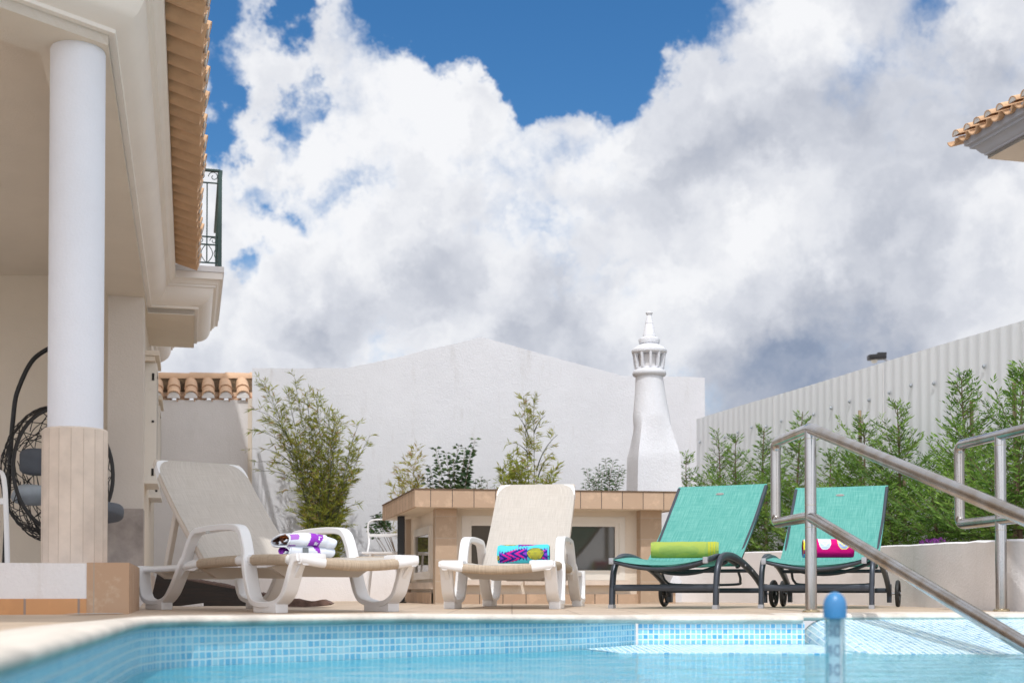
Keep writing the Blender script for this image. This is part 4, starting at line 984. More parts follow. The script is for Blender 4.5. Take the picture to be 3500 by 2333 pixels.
# ---------------------------------------------------------------- beige loungers (built once in local axes: X back from the foot end, Y left, Z up)
def beige():
    o = empty('sun_lounger'); w = .35; Yv = Vector((0, 1, 0))
    for s in (-1, 1):
        y = s*(w-.035)
        ctr = [(2.055, .262), (2.035, .15), (1.99, .075), (1.90, .048), (1.79, .042), (1.68, .054), (1.59, .10), (1.50, .19), (1.41, .30), (1.34, .395), (1.28, .44), (1.20, .452), (.95, .458), (.78, .452), (.70, .43), (.655, .37), (.62, .28), (.585, .17), (.53, .075), (.45, .046), (.35, .040), (.25, .050), (.17, .09), (.125, .16), (.095, .22), (.06, .262), (.02, .275)]
        pts = spline([(x, y+s*(.02 if z < .05 else .012*(1-min(1, z/.45))), z) for x, z in ctr], 4)
        hh = []; ww = []
        for p in pts:
            hh.append(.036 if p.z > .1 else .030); ww.append(.076 if p.z < .3 else .060)
        mb = MB(); mb.bar(pts, ww, hh, Yv, .13)
        for x0 in (.345, 1.79):
            mb.box((x0, y+s*.016, .024), (.25, .070, .048), None, .007)
        # webs that thicken the legs where they meet the rail
        mb.prism([(0.01, y-.012, .262), (.125, y-.012, .262), (.10, y-.012, .20), (.135, y-.012, .13), (.085, y-.012, .19), (.04, y-.012, .23)], (0, .024, 0))
        mb.prism([(.60, y-.012, .255), (.70, y-.012, .255), (.625, y-.012, .20), (.585, y-.012, .14)], (0, .024, 0))
        mb.prism([(1.46, y-.012, .265), (1.30, y-.012, .29), (1.18, y-.012, .25), (1.30, y-.012, .225), (1.42, y-.012, .23), (1.5, y-.012, .17)], (0, .024, 0))
        recalc(mb.build('side_leg_frame', M['plastic'], o, local=True, smooth=32))
        mb = MB(); pr_ = [(x, y*1.0, .262+.012*math.sin(x*2.4)) for x in (.0, .2, .4, .6, .8, 1.0, 1.25)]
        mb.bar(pr_, .048, .050, Yv, .25); mb.bar([(1.25, y, .262), (1.5, y, .245), (2.06, y, .243)], .044, .036, Yv, .25)
        rail = mb.build('side_rail', M['plastic'], o, local=True, smooth=50)
        for (xa_, xb_) in ((.17, .56), (.74, 1.23)):
            mb = MB(); n_ = 6; pp = [(xa_+(xb_-xa_)*i/n_, y, .262+.012*math.sin((xa_+(xb_-xa_)*i/n_)*2.4)-.001) for i in range(n_+1)]
            def uvf(u, v): return (v*.13, u*(xb_-xa_))
            m2 = MB(); m2.bar(pp, .054, .057, Yv, .3)
            for i in range(len(m2.f)):
                if len(m2.f[i]) == 4: k, j = i % 8, i//8; m2.uv[i] = [(j*.06, k*.015), (j*.06, k*.015+.015), (j*.06+.06, k*.015+.015), (j*.06+.06, k*.015)]
            m2.build('rail_wrap', M['slingwrap'], rail, local=True, smooth=50)
    # foot beam
    def fb(t, d=0): y = (t-.5)*2*(w-.01); return (.02-.0*t, y, .268-.030*(1-((t-.5)*2)**2)+d)
    mb = MB(); mb.bar([fb(i/16) for i in range(17)], .050, .048, (1, 0, 0), .25); beam = mb.build('foot_beam', M['plastic'], o, local=True, smooth=50)
    for s in (-1, 1):
        mb = MB(); mb.box((.06, s*(w-.075), .276), (.12, .15, .042), None, .018); mb.build('corner_piece', M['plastic'], o, local=True, smooth=50)
    m2 = MB(); m2.bar([fb(.18+.62*i/12) for i in range(13)], .056, .054, (1, 0, 0), .3)
    for i in range(len(m2.f)):
        if len(m2.f[i]) == 4: k, j = i % 8, i//8; m2.uv[i] = [(j*.04, k*.015), (j*.04, k*.015+.015), (j*.04+.04, k*.015+.015), (j*.04+.04, k*.015)]
    m2.build('foot_wrap', M['slingwrap'], beam, local=True, smooth=50)
    # seat sling
    def seat(u, v):
        x = .02+u*1.22; y = (v-.5)*2*(w-.03); return (x, y, .288+.012*math.sin(x*2.4)-.032*(1-((v-.5)*2)**2)*(1-.3*u))
    mb = MB(); mb.grid(seat, 24, 16, lambda u, v: (v*.64, u*1.22)); mb.build('seat_sling', M['sling'], o, local=True, smooth=60)
    # under-seat cross beams and tension cords
    for x in (.40, 1.22, 1.92):
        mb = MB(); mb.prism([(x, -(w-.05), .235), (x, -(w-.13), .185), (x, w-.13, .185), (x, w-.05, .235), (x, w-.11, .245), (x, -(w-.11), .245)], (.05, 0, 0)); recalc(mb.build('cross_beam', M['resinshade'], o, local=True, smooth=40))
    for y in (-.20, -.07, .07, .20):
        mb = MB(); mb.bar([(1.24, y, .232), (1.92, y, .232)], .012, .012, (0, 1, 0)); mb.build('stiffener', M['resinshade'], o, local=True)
    # backrest
    hb = Vector((1.21, 0, .275)); tb_ = Vector((1.995, 0, .90)); bd = (tb_-hb); BL = bd.length; bd.normalize(); bnv = Vector((-bd.z, 0, bd.x)); wb = .29
    def bk(t, y, off=0): 
        curve = .018*math.sin(t*PI)-.02*t*t
        return hb+bd*(BL*t)+Vector((0, y, 0))+bnv*(off-curve)
    for s in (-1, 1):
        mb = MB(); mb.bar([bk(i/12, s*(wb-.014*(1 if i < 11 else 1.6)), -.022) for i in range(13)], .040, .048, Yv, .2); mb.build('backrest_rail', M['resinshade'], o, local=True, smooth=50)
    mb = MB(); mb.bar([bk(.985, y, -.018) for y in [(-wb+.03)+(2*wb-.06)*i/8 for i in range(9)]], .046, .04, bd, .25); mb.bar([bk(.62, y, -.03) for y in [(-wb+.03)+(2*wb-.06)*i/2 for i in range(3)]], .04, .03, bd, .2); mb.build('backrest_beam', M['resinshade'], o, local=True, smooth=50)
    def bsl(u, v):
        t = .02+.975*u; hw = wb+.004
        if t > .90: hw -= .055*((t-.90)/.095)**2.2
        y = (v-.5)*2*hw; return bk(t, y, .006-.012*(1-((v-.5)*2)**2)*math.sin(PI*min(1, t)))
    mb = MB(); mb.grid(bsl, 30, 14, lambda u, v: (v*.58, u*.98)); mb.build('backrest_sling', M['sling'], o, local=True, smooth=60)
    for s in (-1, 1):
        mb = MB(); cs = []
        ed = [(.990, .70), (.988, .84), (.978, .93), (.958, .975), (.925, .996), (.87, 1.004), (.865, .985), (.915, .945), (.955, .87), (.978, .78), (.984, .70)]
        a = [bk(t, s*(wb+.004)*q_, .007) for t, q_ in ed]; b = [bk(t, s*(wb+.006)*q_, -.035) for t, q_ in ed]
        n_ = len(a); mb.add(a+b, [list(range(n_)), list(range(n_, 2*n_))[::-1]]+[(i, (i+1) % n_, n_+(i+1) % n_, n_+i) for i in range(n_)])
        recalc(mb.build('corner_cap', M['plastic'], o, local=True, smooth=30))
    # prop strut
    for s in (-1, 1):
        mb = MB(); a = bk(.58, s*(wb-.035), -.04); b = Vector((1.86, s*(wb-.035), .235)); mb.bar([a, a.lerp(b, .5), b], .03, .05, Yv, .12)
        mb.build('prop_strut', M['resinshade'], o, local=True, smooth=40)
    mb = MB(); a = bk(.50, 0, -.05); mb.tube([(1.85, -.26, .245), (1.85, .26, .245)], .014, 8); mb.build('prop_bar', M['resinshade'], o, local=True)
    for s in (-1, 1):
        mb = MB(); mb.box((1.075, s*(w-.006), .436), (.045, .004, .018), None, .001); mb.build('maker_plate', M['plaque'], o, local=True)
    return o
def place(o, x0, y0, t, lab, cat, grp):
    o.location = (x0, y0, 0); o.rotation_euler = (0, 0, t+R(90)); ORG[o.name] = Vector((x0, y0, 0)); tag(o, lab, cat, grp); return o
b1 = beige()
place(b1, -.758, 6.49, .657, 'white resin lounger with beige sling set diagonally, purple and white towel on its seat', 'sun lounger', 'sun loungers by the pool')
b2 = copy_tree(b1)
place(b2, -.097, 7.767, -.145, 'white resin lounger with beige sling facing the pool, turquoise pineapple towel on its seat', 'sun lounger', 'sun loungers by the pool')

# ---------------------------------------------------------------- turquoise loungers
def turq():
    o = empty('sun_lounger'); Yv = Vector((0, 1, 0)); w = .345
    for s in (-1, 1):
        y = s*(w-.0)
        pts = spline([(.085, y, .0), (.092, y, .12), (.11, y, .22), (.15, y, .285), (.22, y, .322), (.33, y, .335), (.50, y, .322), (.70, y, .282), (.90, y, .225), (1.05, y, .165), (1.13, y, .12), (1.16, y, .085)], 5)
        mb = MB(); mb.bar(pts, .030, .046, Yv, .2); fr = mb.build('side_frame', M['alu'], o, local=True, smooth=50)
        mb = MB(); mb.box((.085, y, .012), (.048, .033, .026)); mb.build('foot_cap', M['alulight'], fr, local=True, smooth=0)
        mb = MB(); mb.box((1.165, y, .095), (.045, .03, .13), None, .004); mb.build('wheel_bracket', M['alu'], fr, local=True, smooth=40)
        yw = s*(w+.055); wc = (1.20, yw, .094)
        wr = empty('wheel'); wr.parent = o; wr.location = wc; wh = wr
        def lp(prof, mat, nm, seg=28):
            m_ = MB(); m_.lathe(prof, (0, 0, 0), seg, (0, 1, 0)); m_.build(nm, mat, wh, local=True, smooth=45)
        m_ = MB(); ring = [(.072, -.011), (.088, -.013), (.094, -.007), (.094, .007), (.088, .013), (.072, .011), (.072, -.011)]
        vs = []; sg = 32
        for r_, a_ in ring:
            for k in range(sg): an = 2*PI*k/sg; vs.append((math.cos(an)*r_, a_, math.sin(an)*r_))
        m_.add(vs, [(i*sg+k, i*sg+(k+1) % sg, (i+1)*sg+(k+1) % sg, (i+1)*sg+k) for i in range(6) for k in range(sg)]); recalc(m_.build('tyre', M['rubber'], wh, local=True, smooth=45))
        m_ = MB()
        for k in range(5):
            an = 2*PI*k/5+.3; m_.bar([(math.cos(an)*.012, 0, math.sin(an)*.012), (math.cos(an)*.075, 0, math.sin(an)*.075)], .012, .014, (0, 1, 0), .1)
        m_.lathe([(.016, -.016), (.016, .016)], (0, 0, 0), 14, (0, 1, 0)); m_.build('hub', M['rubber'], wh, local=True)
        m_ = MB(); m_.lathe([(.007, -.06), (.007, .014), (.009, .015), (.009, .020)], (0, 0, 0), 10, (0, s, 0)); m_.build('axle', M['alulight'], wh, local=True)
        # seat side rail
        yr_ = s*(w-.035)
        mb = MB(); mb.bar(spline([(0, yr_, .300), (.10, yr_, .312), (.25, yr_, .330), (.42, yr_, .322), (.60, yr_, .295), (.68, yr_, .282)], 5), .024, .034, Yv, .2); sr = mb.build('seat_rail', M['alu'], o, local=True, smooth=50)
        mb = MB(); mb.box((-.008, yr_, .300), (.022, .030, .040), None, .004); mb.build('rail_cap', M['alulight'], sr, local=True)
        # backrest rail
        mb = MB(); mb.bar(spline([(.64, yr_, .270), (.80, yr_, .395), (1.05, yr_+s*.008, .605), (1.305, yr_+s*.010, .845)], 6), .022, .030, Yv, .2); br_ = mb.build('backrest_rail', M['alu'], o, local=True, smooth=50)
    def bar(name, x, z, r=.014, sag=0, hw=w-.01, sq=None):
        mb = MB(); pts = [(x, (i/14-.5)*2*hw, z-sag*(1-((i/14-.5)*2)**2)) for i in range(15)]
        if sq: mb.bar(pts, sq[0], sq[1], (1, 0, 0), .15)
        else: mb.tube(pts, r, 8)
        mb.build(name, M['alu'], o, local=True, smooth=50)
    bar('front_stretcher', .092, .132, sq=(.024, .042)); bar('foot_bar', .015, .298, .013, .050, w-.04); bar('seat_bar', .16, .315, .012, .072, w-.04); bar('seat_bar', .44, .30, .012, .078, w-.04)
    bar('rear_stretcher', .80, .246, sq=(.02, .024)); bar('wheel_stretcher', 1.12, .115, sq=(.024, .034)); bar('top_bar', 1.312, .838, .011, .0, w-.04)
    mb = MB(); mb.tube(spline([(.80, -.27, .24), (.86, -.265, .18), (.92, -.20, .155), (.92, .20, .155), (.86, .265, .18), (.80, .27, .24)], 6), .009, 8); mb.build('prop_frame', M['alu'], o, local=True)
    for s in (-1, 1):
        mb = MB()
        for (x, z) in ((.092, .132), (.82, .246), (.66, .278)): mb.lathe([(.008, 0), (.008, .006), (.004, .009)], (x, s*(w+.012), z), 8, (0, s, 0))
        mb.build('bolt', M['alulight'], o, local=True)
    hw = w-.030
    def seat(u, v):
        x = .0+u*.67; y = (v-.5)*2*hw; z0 = .312+.022*math.sin(min(1, x/.5)*PI*.75)-.035*max(0, (x-.4)/.27)
        return (x, y, z0-.040*(1-abs((v-.5)*2)**2.2)*(1-.35*u))
    mb = MB(); mb.grid(seat, 20, 20, lambda u, v: (v*.6, u*.67)); mb.build('seat_sling', M['teal'], o, local=True, smooth=60)
    def back(u, v):
        y = (v-.5)*2*(w-.018); t = u; x = .61+t*.698; z = .272+t*.592-.025*math.sin(t*PI)
        return (x+.014*(1-((v-.5)*2)**2), y, z)
    mb = MB(); mb.grid(back, 22, 12, lambda u, v: (v*.6, u*.92)); sl2 = mb.build('backrest_sling', M['teal'], o, local=True, smooth=60)
    # oval maker's plaque with a squiggle of script
    c = Vector(back(.90, .5)); bd = (Vector(back(1, .5))-Vector(back(.85, .5))).normalized(); nn = Vector((-bd.z, 0, bd.x))
    mb = MB(); el = [c+nn*.004+Vector((0, math.cos(a*PI/12)*.030, 0))+bd*math.sin(a*PI/12)*.0105 for a in range(24)]; mb.prism(el, -nn*.004); pq = recalc(mb.build('plaque', M['plaque'], sl2, local=True, smooth=0))
    mb = MB(); mb.tube([c+nn*.005+Vector((0, .022-.044*i/22, 0))+bd*(.0045*math.sin(i*1.9)*(1 if i % 5 else .3)) for i in range(23)], .0011, 4); mb.build('script', M['redink'], pq, local=True)
    return o
q1 = turq()
place(q1, .909, 8.009, -.47, 'turquoise sling lounger on dark frame with wheels, lime green towel rolled on it', 'sun lounger', 'sun loungers by the pool')
q2 = copy_tree(q1)
place(q2, 1.891, 8.076, -.382, 'turquoise sling lounger on dark frame behind the handrail, magenta towel rolled on it', 'sun lounger', 'sun loungers by the pool')

# ---------------------------------------------------------------- towels
def towel(name_lab, c, yaw, L, r, colf, endc, flat=1.0, lump=.05, seed=1):
    """rolled towel: outer sheet coloured by colf(u along, v round), spiral ends"""
    o = empty('rolled_towel', c, yaw); tag(o, name_lab, 'towel', 'rolled towels on the loungers'); rr = random.Random(seed)
    def prof(u, v):
        a = 2*PI*v; x = (u-.5)*L
        e_ = min(u, 1-u)/.05; sh = 1-.14*(1-min(1, e_))**2
        k = r*sh*(1+lump*noise.noise(Vector((x*9, math.cos(a)*1.3, math.sin(a)*1.3+seed)))+.012*noise.noise(Vector((x*40, a*3, seed))))
        z = math.sin(a)*k*flat; 
        if z < -r*.82: z = -r*.82+(z+r*.82)*.25
        return (x, math.cos(a)*k, z+r*.86)
    mb = MB(); mb.grid(prof, 96, 84, None, colf)
    mb.build('cloth', M['towel'], o, local=True, smooth=60)
    for e_ in (-1, 1):
        mb = MB(); pts = []; n_ = 90; turns = 3.2
        vs = []; 
        for i in range(n_+1):
            t = i/n_; a = turns*2*PI*t+2.0; rad = r*.13+r*.80*t
            jit = 1+.07*noise.noise(Vector((t*9, seed, e_)))
            for (dr, dx) in ((-.028*r*2.2, .30), (-.028*r*2.2, 1), (.028*r*2.2, 1), (.028*r*2.2, .30)):
                q_ = (rad*jit+dr); vs.append((e_*(L/2*.90+dx*L*.045*(1-.35*(1-t))+.004*math.sin(t*17+seed)), math.cos(a)*q_, max(math.sin(a)*q_*flat, -r*.84)+r*.86))
        fs = []; cols = []
        for i in range(n_):
            for k in range(4):
                fs.append((i*4+k, (i+1)*4+k, (i+1)*4+(k+1) % 4, i*4+(k+1) % 4)); cols.append(endc(i/n_, k))
        mb.add(vs, fs, None, 0, cols)
        disk = [(e_*L/2*.90, math.cos(2*PI*k/24)*r*.88, max(math.sin(2*PI*k/24)*r*.88*flat, -r*.8)+r*.86) for k in range(24)]
        mb.add(disk, [list(range(24))], None, 0, [endc(.3, 5)])
        recalc(mb.build('roll_end', M['towel'], o, local=True, smooth=50))
    return o
def L3(r, g, b): return lin(r, g, b)[:3]
aqua, navy, yel, dkg, pink, viol = L3(80, 200, 218), L3(38, 40, 130), L3(235, 225, 50), L3(25, 70, 70), L3(215, 30, 130), L3(120, 60, 190)
def pine(u, v):
    # v .25 is the top of the roll, v .0 faces the back, v .5 faces the viewer ; visible band .25-.62
    x = u; y = v
    def fruit(cx_, cy_, a, b, flip):
        p = ((x-cx_)/a, (y-cy_)/b); d = math.hypot(*p)
        if d < 1:
            gx = (x-cx_)*26; gy = (y-cy_)*40; i = math.floor(gy); fx = (gx+(.5 if i % 2 else 0)) % 1-.5; fy = gy % 1-.5
            return yel if abs(fx)*1.2+abs(fy) < .50 and d < .93 else dkg
        tx = (x-(cx_-a if flip < 0 else cx_+a))*flip
        if -0.01 < tx < .42:
            ww = .125*(1-tx/.42)**.55; dy = y-cy_
            q_ = abs(dy)/max(ww, .001)
            strip = math.sin((dy*90+tx*38)) if dy > 0 else math.sin((-dy*90+tx*38))
            edge = 1-.35*abs(math.sin(tx*55+dy*30))
            if q_ < edge: return (pink if strip > .45 and tx > .05 else (viol if strip > -.05 else navy))
        return None
    return fruit(.74, .485, .165, .105, -1) or fruit(.24, .255, .18, .075, 1) or fruit(1.06, .50, .09, .07, -1) or fruit(.0, .56, .05, .06, 1) or fruit(.3, .85, .13, .08, 1) or aqua
def c_on(ch, X, Yr, z):
    """point on a lounger: X back from its foot end, Yr to the right"""
    (x0, y0, t) = {1: (-.758, 6.49, .657), 2: (-.097, 7.767, -.145), 3: (.909, 8.009, -.47), 4: (1.891, 8.076, -.382)}[ch]
    return (x0-math.sin(t)*X+math.cos(t)*Yr, y0+math.cos(t)*X+math.sin(t)*Yr, z)
towel('turquoise beach towel printed with yellow pineapples, rolled on the beige lounger facing the pool', c_on(2, .62, .085, .290), -.10, .335, .0655, lambda u, v: pine(u, v), lambda t, k: (aqua if int(t*14) % 4 else yel) if k != 5 else L3(50, 120, 130), 1.0, .07, 3)
gr1, gr2, gr3 = L3(158, 176, 84), L3(178, 180, 60), L3(146, 170, 88)
def limec(u, v): return gr2 if (.875 > u > .845 or .915 > u > .89 or .95 > u > .93) else (gr1 if noise.noise(Vector((u*5, v*5, 1))) > -.1 else gr3)
towel('lime green towel with yellow end stripes rolled on the left turquoise lounger', c_on(3, .40, .035, .325), -.16, .435, .057, limec, lambda t, k: gr1 if k != 5 else L3(90, 110, 30), 1.0, .05, 5)
mag, lb1, lb2, yl, wh_ = L3(208, 10, 118), L3(190, 205, 232), L3(160, 172, 218), L3(240, 225, 120), L3(225, 232, 240)
def flip(u, v):
    vv = v
    for (cx_, rim, fill) in ((.13, wh_, lb1), (.42, wh_, lb1), (.79, yl, lb2), (1.10, yl, lb2)):
        d = ((abs(u-cx_)/.125)**2.4+(abs(vv-.345)/.17)**2.4)
        if d < 1:
            if d > .80: return rim
            if abs((vv-.455)+abs(u-cx_)*.9) < .013 and vv > .36: return rim
            return fill if int(vv*60) % 3 else tuple(min(1, c*1.25) for c in fill)
    if vv > .60 and u < .2: return L3(70, 170, 220)
    return mag if vv < .57 else tuple(c*.8 for c in mag)
towel('magenta towel with pale flip-flop shapes rolled on the lounger behind the handrail', c_on(4, .42, .03, .330), -.10, .325, .066, flip, lambda t, k: (mag if int(t*7) % 2 else L3(235, 220, 60)) if k != 5 else L3(90, 10, 60), 1.0, .06, 9)
# folded towel: two stacked folds, open end to the left
def folded():
    c = c_on(1, .60, .0, .287); o = empty('folded_towel', c, .74); tag(o, 'white towel with purple and brown print, loosely folded on the diagonal beige lounger', 'towel', 'rolled towels on the loungers')
    wht, pur, brn, dkp = L3(224, 230, 240), L3(150, 62, 190), L3(84, 52, 40), L3(92, 20, 120)
    # cross-section path in the y-z plane (y away from viewer), swept along x
    sec = [(.012, .008), (-.05, .004), (-.088, .012), (-.098, .035), (-.085, .056), (-.04, .062), (.03, .064), (.07, .068), (.085, .085), (.07, .105), (.02, .122), (-.045, .128), (-.088, .118), (-.104, .095), (-.098, .074), (-.07, .066)]
    sp = [(p.x, p.y) for p in spline([(a, b, 0) for a, b in sec], 5)]; n_ = len(sp)-1; Lx = .30
    def fn_(th, inner):
        def f(u, v):
            i = v*n_; k = min(int(i), n_-1); t = i-k; y = sp[k][0]*(1-t)+sp[k+1][0]*t; z = sp[k][1]*(1-t)+sp[k+1][1]*t
            dy, dz = sp[k+1][0]-sp[k][0], sp[k+1][1]-sp[k][1]; l = math.hypot(dy, dz) or 1; off = th*inner
            tap = 1-.13*abs(u-.5)**1.5*(2 if u > .5 else .6); ns_ = .007*noise.noise(Vector((u*5, v*7, 2)))
            x = (u-.5)*Lx+.012*noise.noise(Vector((v*6, 0, 4)))*(1 if u < .05 else .6)-(.03*(1-z/.13) if u > .6 else 0)
            return (x, (y-dz/l*off)*tap, max(.002, (z*(.92 if u > .8 else 1)+dy/l*off)*tap+ns_))
        return f
    def outc(u, v):
        q_ = u+.12*math.sin(v*22)*.25
        if .40 < q_ < .68 and v > .04:
            if .57 < q_ < .645 and 0 < ((v*11) % 1) < .55:
                return wht if (.60 > q_ or ((v*11) % 1) < .12) else pur
            return wht if (abs(q_-.545) < .010 and int(v*60) % 9 < 3) else pur
        if q_ > .86 and .58 < v < .74: return brn
        if q_ < .16 and v > .7 and math.sin(v*40) > 0: return L3(170, 110, 200)
        return wht
    def inc(u, v):
        if v < .38: return pur if (.52 < u+.05*math.sin(v*30) < .68 and v > .08) else wht
        return brn if v > .55 else wht
    mb = MB(); mb.grid(fn_(.006, -1), 60, 120, None, outc); 
    mb.build('cloth', M['towel'], o, local=True, smooth=60)
    mb = MB(); mb.grid(fn_(.006, 1), 40, 100, None, inc); mb.build('lining', M['towel'], o, local=True, smooth=60)
    for u in (0, 1):
        mb = MB(); mb.tube([(Vector(fn_(.0, 1)(u, i/70))+Vector((-.002 if u == 0 else .002, 0, 0))) for i in range(71)], .0048, 6)
        for i in range(len(mb.f)): mb.col[i] = wht
        mb.build('hem', M['towel'], o, local=True, smooth=60)
    for (cy_, cz3, ry_, rz3, c1_, c2_) in ((-.035, .097, .062, .030, brn, L3(150, 84, 40)), (-.030, .033, .064, .028, pur, dkp), (.035, .080, .030, .012, brn, L3(60, 36, 30))):
        mb = MB(); n_2 = 70; vs = []
        for i in range(n_2+1):
            t = i/n_2; a = 2.4*2*PI*t+1; q_ = .12+.86*t; jx = -.146+.008*math.sin(t*9+cz3*90)+.006*(1-t)
            for (dr, dx) in ((-.09, .05), (-.09, 0), (.09, 0), (.09, .05)): vs.append((jx+dx, cy_+math.cos(a)*ry_*(q_+dr*.8), cz3+math.sin(a)*rz3*(q_+dr)))
        fs = []; cols = []
        for i in range(n_2):
            for k in range(4): fs.append((i*4+k, (i+1)*4+k, (i+1)*4+(k+1) % 4, i*4+(k+1) % 4)); cols.append(wht if (i // 9) % 3 == 1 else (c1_ if (i // 14) % 2 else c2_))
        mb.add(vs, fs, None, 0, cols); recalc(mb.build('inner_roll', M['towel'], o, local=True, smooth=60))
    mb = MB(); mb.box((-.065, -.112, .03), (.035, .004, .05), None, .001); mb.col = {i: (L3(120, 128, 132) if i % 3 else L3(30, 32, 34)) for i in range(len(mb.f))}; mb.build('care_tag', M['towel'], o, local=True, smooth=0)
folded()

# ---------------------------------------------------------------- hanging egg chair on the terrace
ey_ = 11.1; es = F/ey_; ec = P(196, 1625, ey_); rx, rz_ = .46, .60
egg = empty('hanging_egg_chair', (ec.x+.3, ey_+.3, .246)); tag(egg, 'black wicker hanging egg chair on a curved stand, behind the column', 'egg chair')
ax_ = Vector((.60, -.80, .10)).normalized()
def epoint(a, b):
    return Vector((math.cos(a)*math.cos(b), math.sin(a)*math.cos(b), math.sin(b)))
def etrans(d): return Vector((ec.x+d.x*rx, ec.y+d.y*rx, ec.z+d.z*rz_*(1 if d.z > 0 else .97)))
cut = .40
mb = MB(); rr = random.Random(5)
for k in range(120):
    nrm = Vector((rr.gauss(0, 1), rr.gauss(0, 1), rr.gauss(0, .7))).normalized(); h0 = rr.uniform(-.55, .55); rad = math.sqrt(1-h0*h0)
    a = nrm.orthogonal().normalized(); b = nrm.cross(a); st = rr.uniform(0, 2*PI); ln = rr.uniform(1.2, 3.0); run = []
    for i in range(31):
        t = st+ln*i/30; d = (nrm*h0+(a*math.cos(t)+b*math.sin(t))*rad).normalized()
        if d.dot(ax_) < cut: run.append(etrans(d*(1+.012*math.sin(i*.8+k))))
        else:
            if len(run) > 2: mb.tube(run, .0042, 5)
            run = []
    if len(run) > 2: mb.tube(run, .0042, 5)
mb.build('wicker_shell', M['wicker'], egg)
mb = MB(); a = ax_.orthogonal().normalized(); b = ax_.cross(a); rad = math.sqrt(1-cut*cut)
mb.tube([etrans(ax_*cut+(a*math.cos(2*PI*i/48)+b*math.sin(2*PI*i/48))*rad) for i in range(48)], .017, 10, closed=True); mb.build('rim', M['wicker'], egg)
mb = MB()
pp = [P(x, y, ey_+.35) for x, y in ((236, 1172), (200, 1178), (159, 1195), (120, 1222), (94, 1258), (70, 1310), (53, 1362), (44, 1437), (38, 1509), (30, 1640), (22, 1780))]
foot_ = Vector((pp[-1].x-.02, ey_+.35, .265)); mb.tube(spline(pp+[foot_], 6), .0205, 10); mb.build('stand_pole', M['black'], egg)
mb = MB(); mb.tube([(foot_.x+.55+math.cos(2*PI*i/30)*.56, ey_-.05+math.sin(2*PI*i/30)*.5, .266) for i in range(30)], .02, 8, closed=True); mb.build('stand_base', M['black'], egg)
mb = MB(); e0 = P(236, 1172, ey_+.35); mb.tube([e0, Vector((e0.x+.02, ec.y+.1, e0.z-.03)), etrans(Vector((0, 0, 1)))], .006, 6); mb.build('hanging_chain', M['black'], egg)
def pillow(lab, c, dims, yaw, pitch, mat, grp=None):
    mb = MB(); rot = Matrix.Rotation(yaw, 3, 'Z') @ Matrix.Rotation(pitch, 3, 'X')
    def f(u, v):
        a, b = 2*PI*u, PI*(v-.5); e = .45
        sg = lambda x, p: math.copysign(abs(x)**p, x)
        p = Vector((sg(math.cos(a), e)*sg(math.cos(b), .7)*dims[0]/2, sg(math.sin(b), 1.0)*dims[1]/2, sg(math.sin(a), e)*sg(math.cos(b), .7)*dims[2]/2))
        p += p.normalized()*.012*noise.noise(p*9)
        return tuple(Vector(c)+rot @ p)
    mb.grid(f, 32, 16, None); o = mb.build('cushion', M[mat], smooth=70); tag(o, lab, 'cushion', grp); return o
pillow('slate grey back pillow inside the egg chair', P(170, 1580, ey_+.12), (.50, .14, .24), .45, R(12), 'greycush', 'cushions in the egg chair')
pillow('pale grey cushion lying low in the egg chair', P(105, 1690, ey_+.0), (.30, .14, .22), .7, R(60), 'palecush', 'cushions in the egg chair')
pillow('slate grey seat cushion bulging out of the egg chair, right of the column', P(285, 1750, ey_-.12), (.66, .60, .15), .35, R(-8), 'greycush', 'cushions in the egg chair')

# white resin armchair cut off by the left edge
wc = P(-95, 1925, 7.2); gc = empty('garden_chair', (wc.x, 7.2, .246)); tag(gc, 'white garden armchair cut off by the left edge, on the terrace', 'chair')
xr_ = P(24, 1900, 7.2).x; zf_ = .247
def cz_(py): return P(20, py, 7.2).z
mb = MB(); mb.bar(spline([(xr_+.003, 7.2, zf_), (xr_-.004, 7.2, cz_(1800)), (xr_-.010, 7.2, cz_(1715)), (xr_-.025, 7.22, cz_(1655)), (xr_-.06, 7.26, cz_(1610)), (xr_-.20, 7.45, cz_(1600)), (xr_-.32, 7.68, cz_(1600))], 6), .026, .022, (1, 0, 0), .25); mb.build('arm_and_leg', M['plastic'], gc)
mb = MB(); mb.bar([(xr_-.006, 7.2, cz_(1712)), (xr_-.50, 7.2, cz_(1712))], .02, .035, (0, 1, 0), .2); mb.build('front_rail', M['plastic'], gc)
mb = MB(); mb.box((xr_-.50, 7.42, cz_(1705)), (.5, .46, .03), None, .012); mb.build('seat', M['plastic'], gc)
mb = MB(); mb.box((xr_-.55, 7.72, cz_(1580)), (.46, .04, .42), Matrix.Rotation(R(-10), 3, 'X'), .015); mb.build('backrest', M['plastic'], gc)
for (dx, dy) in ((-.50, 0), (-.27, .5), (-.75, .5)):
    mb = MB(); mb.bar([(xr_+dx, 7.2+dy, zf_), (xr_+dx, 7.2+dy, cz_(1710))], .024, .022, (1, 0, 0), .25); mb.build('leg', M['plastic'], gc)

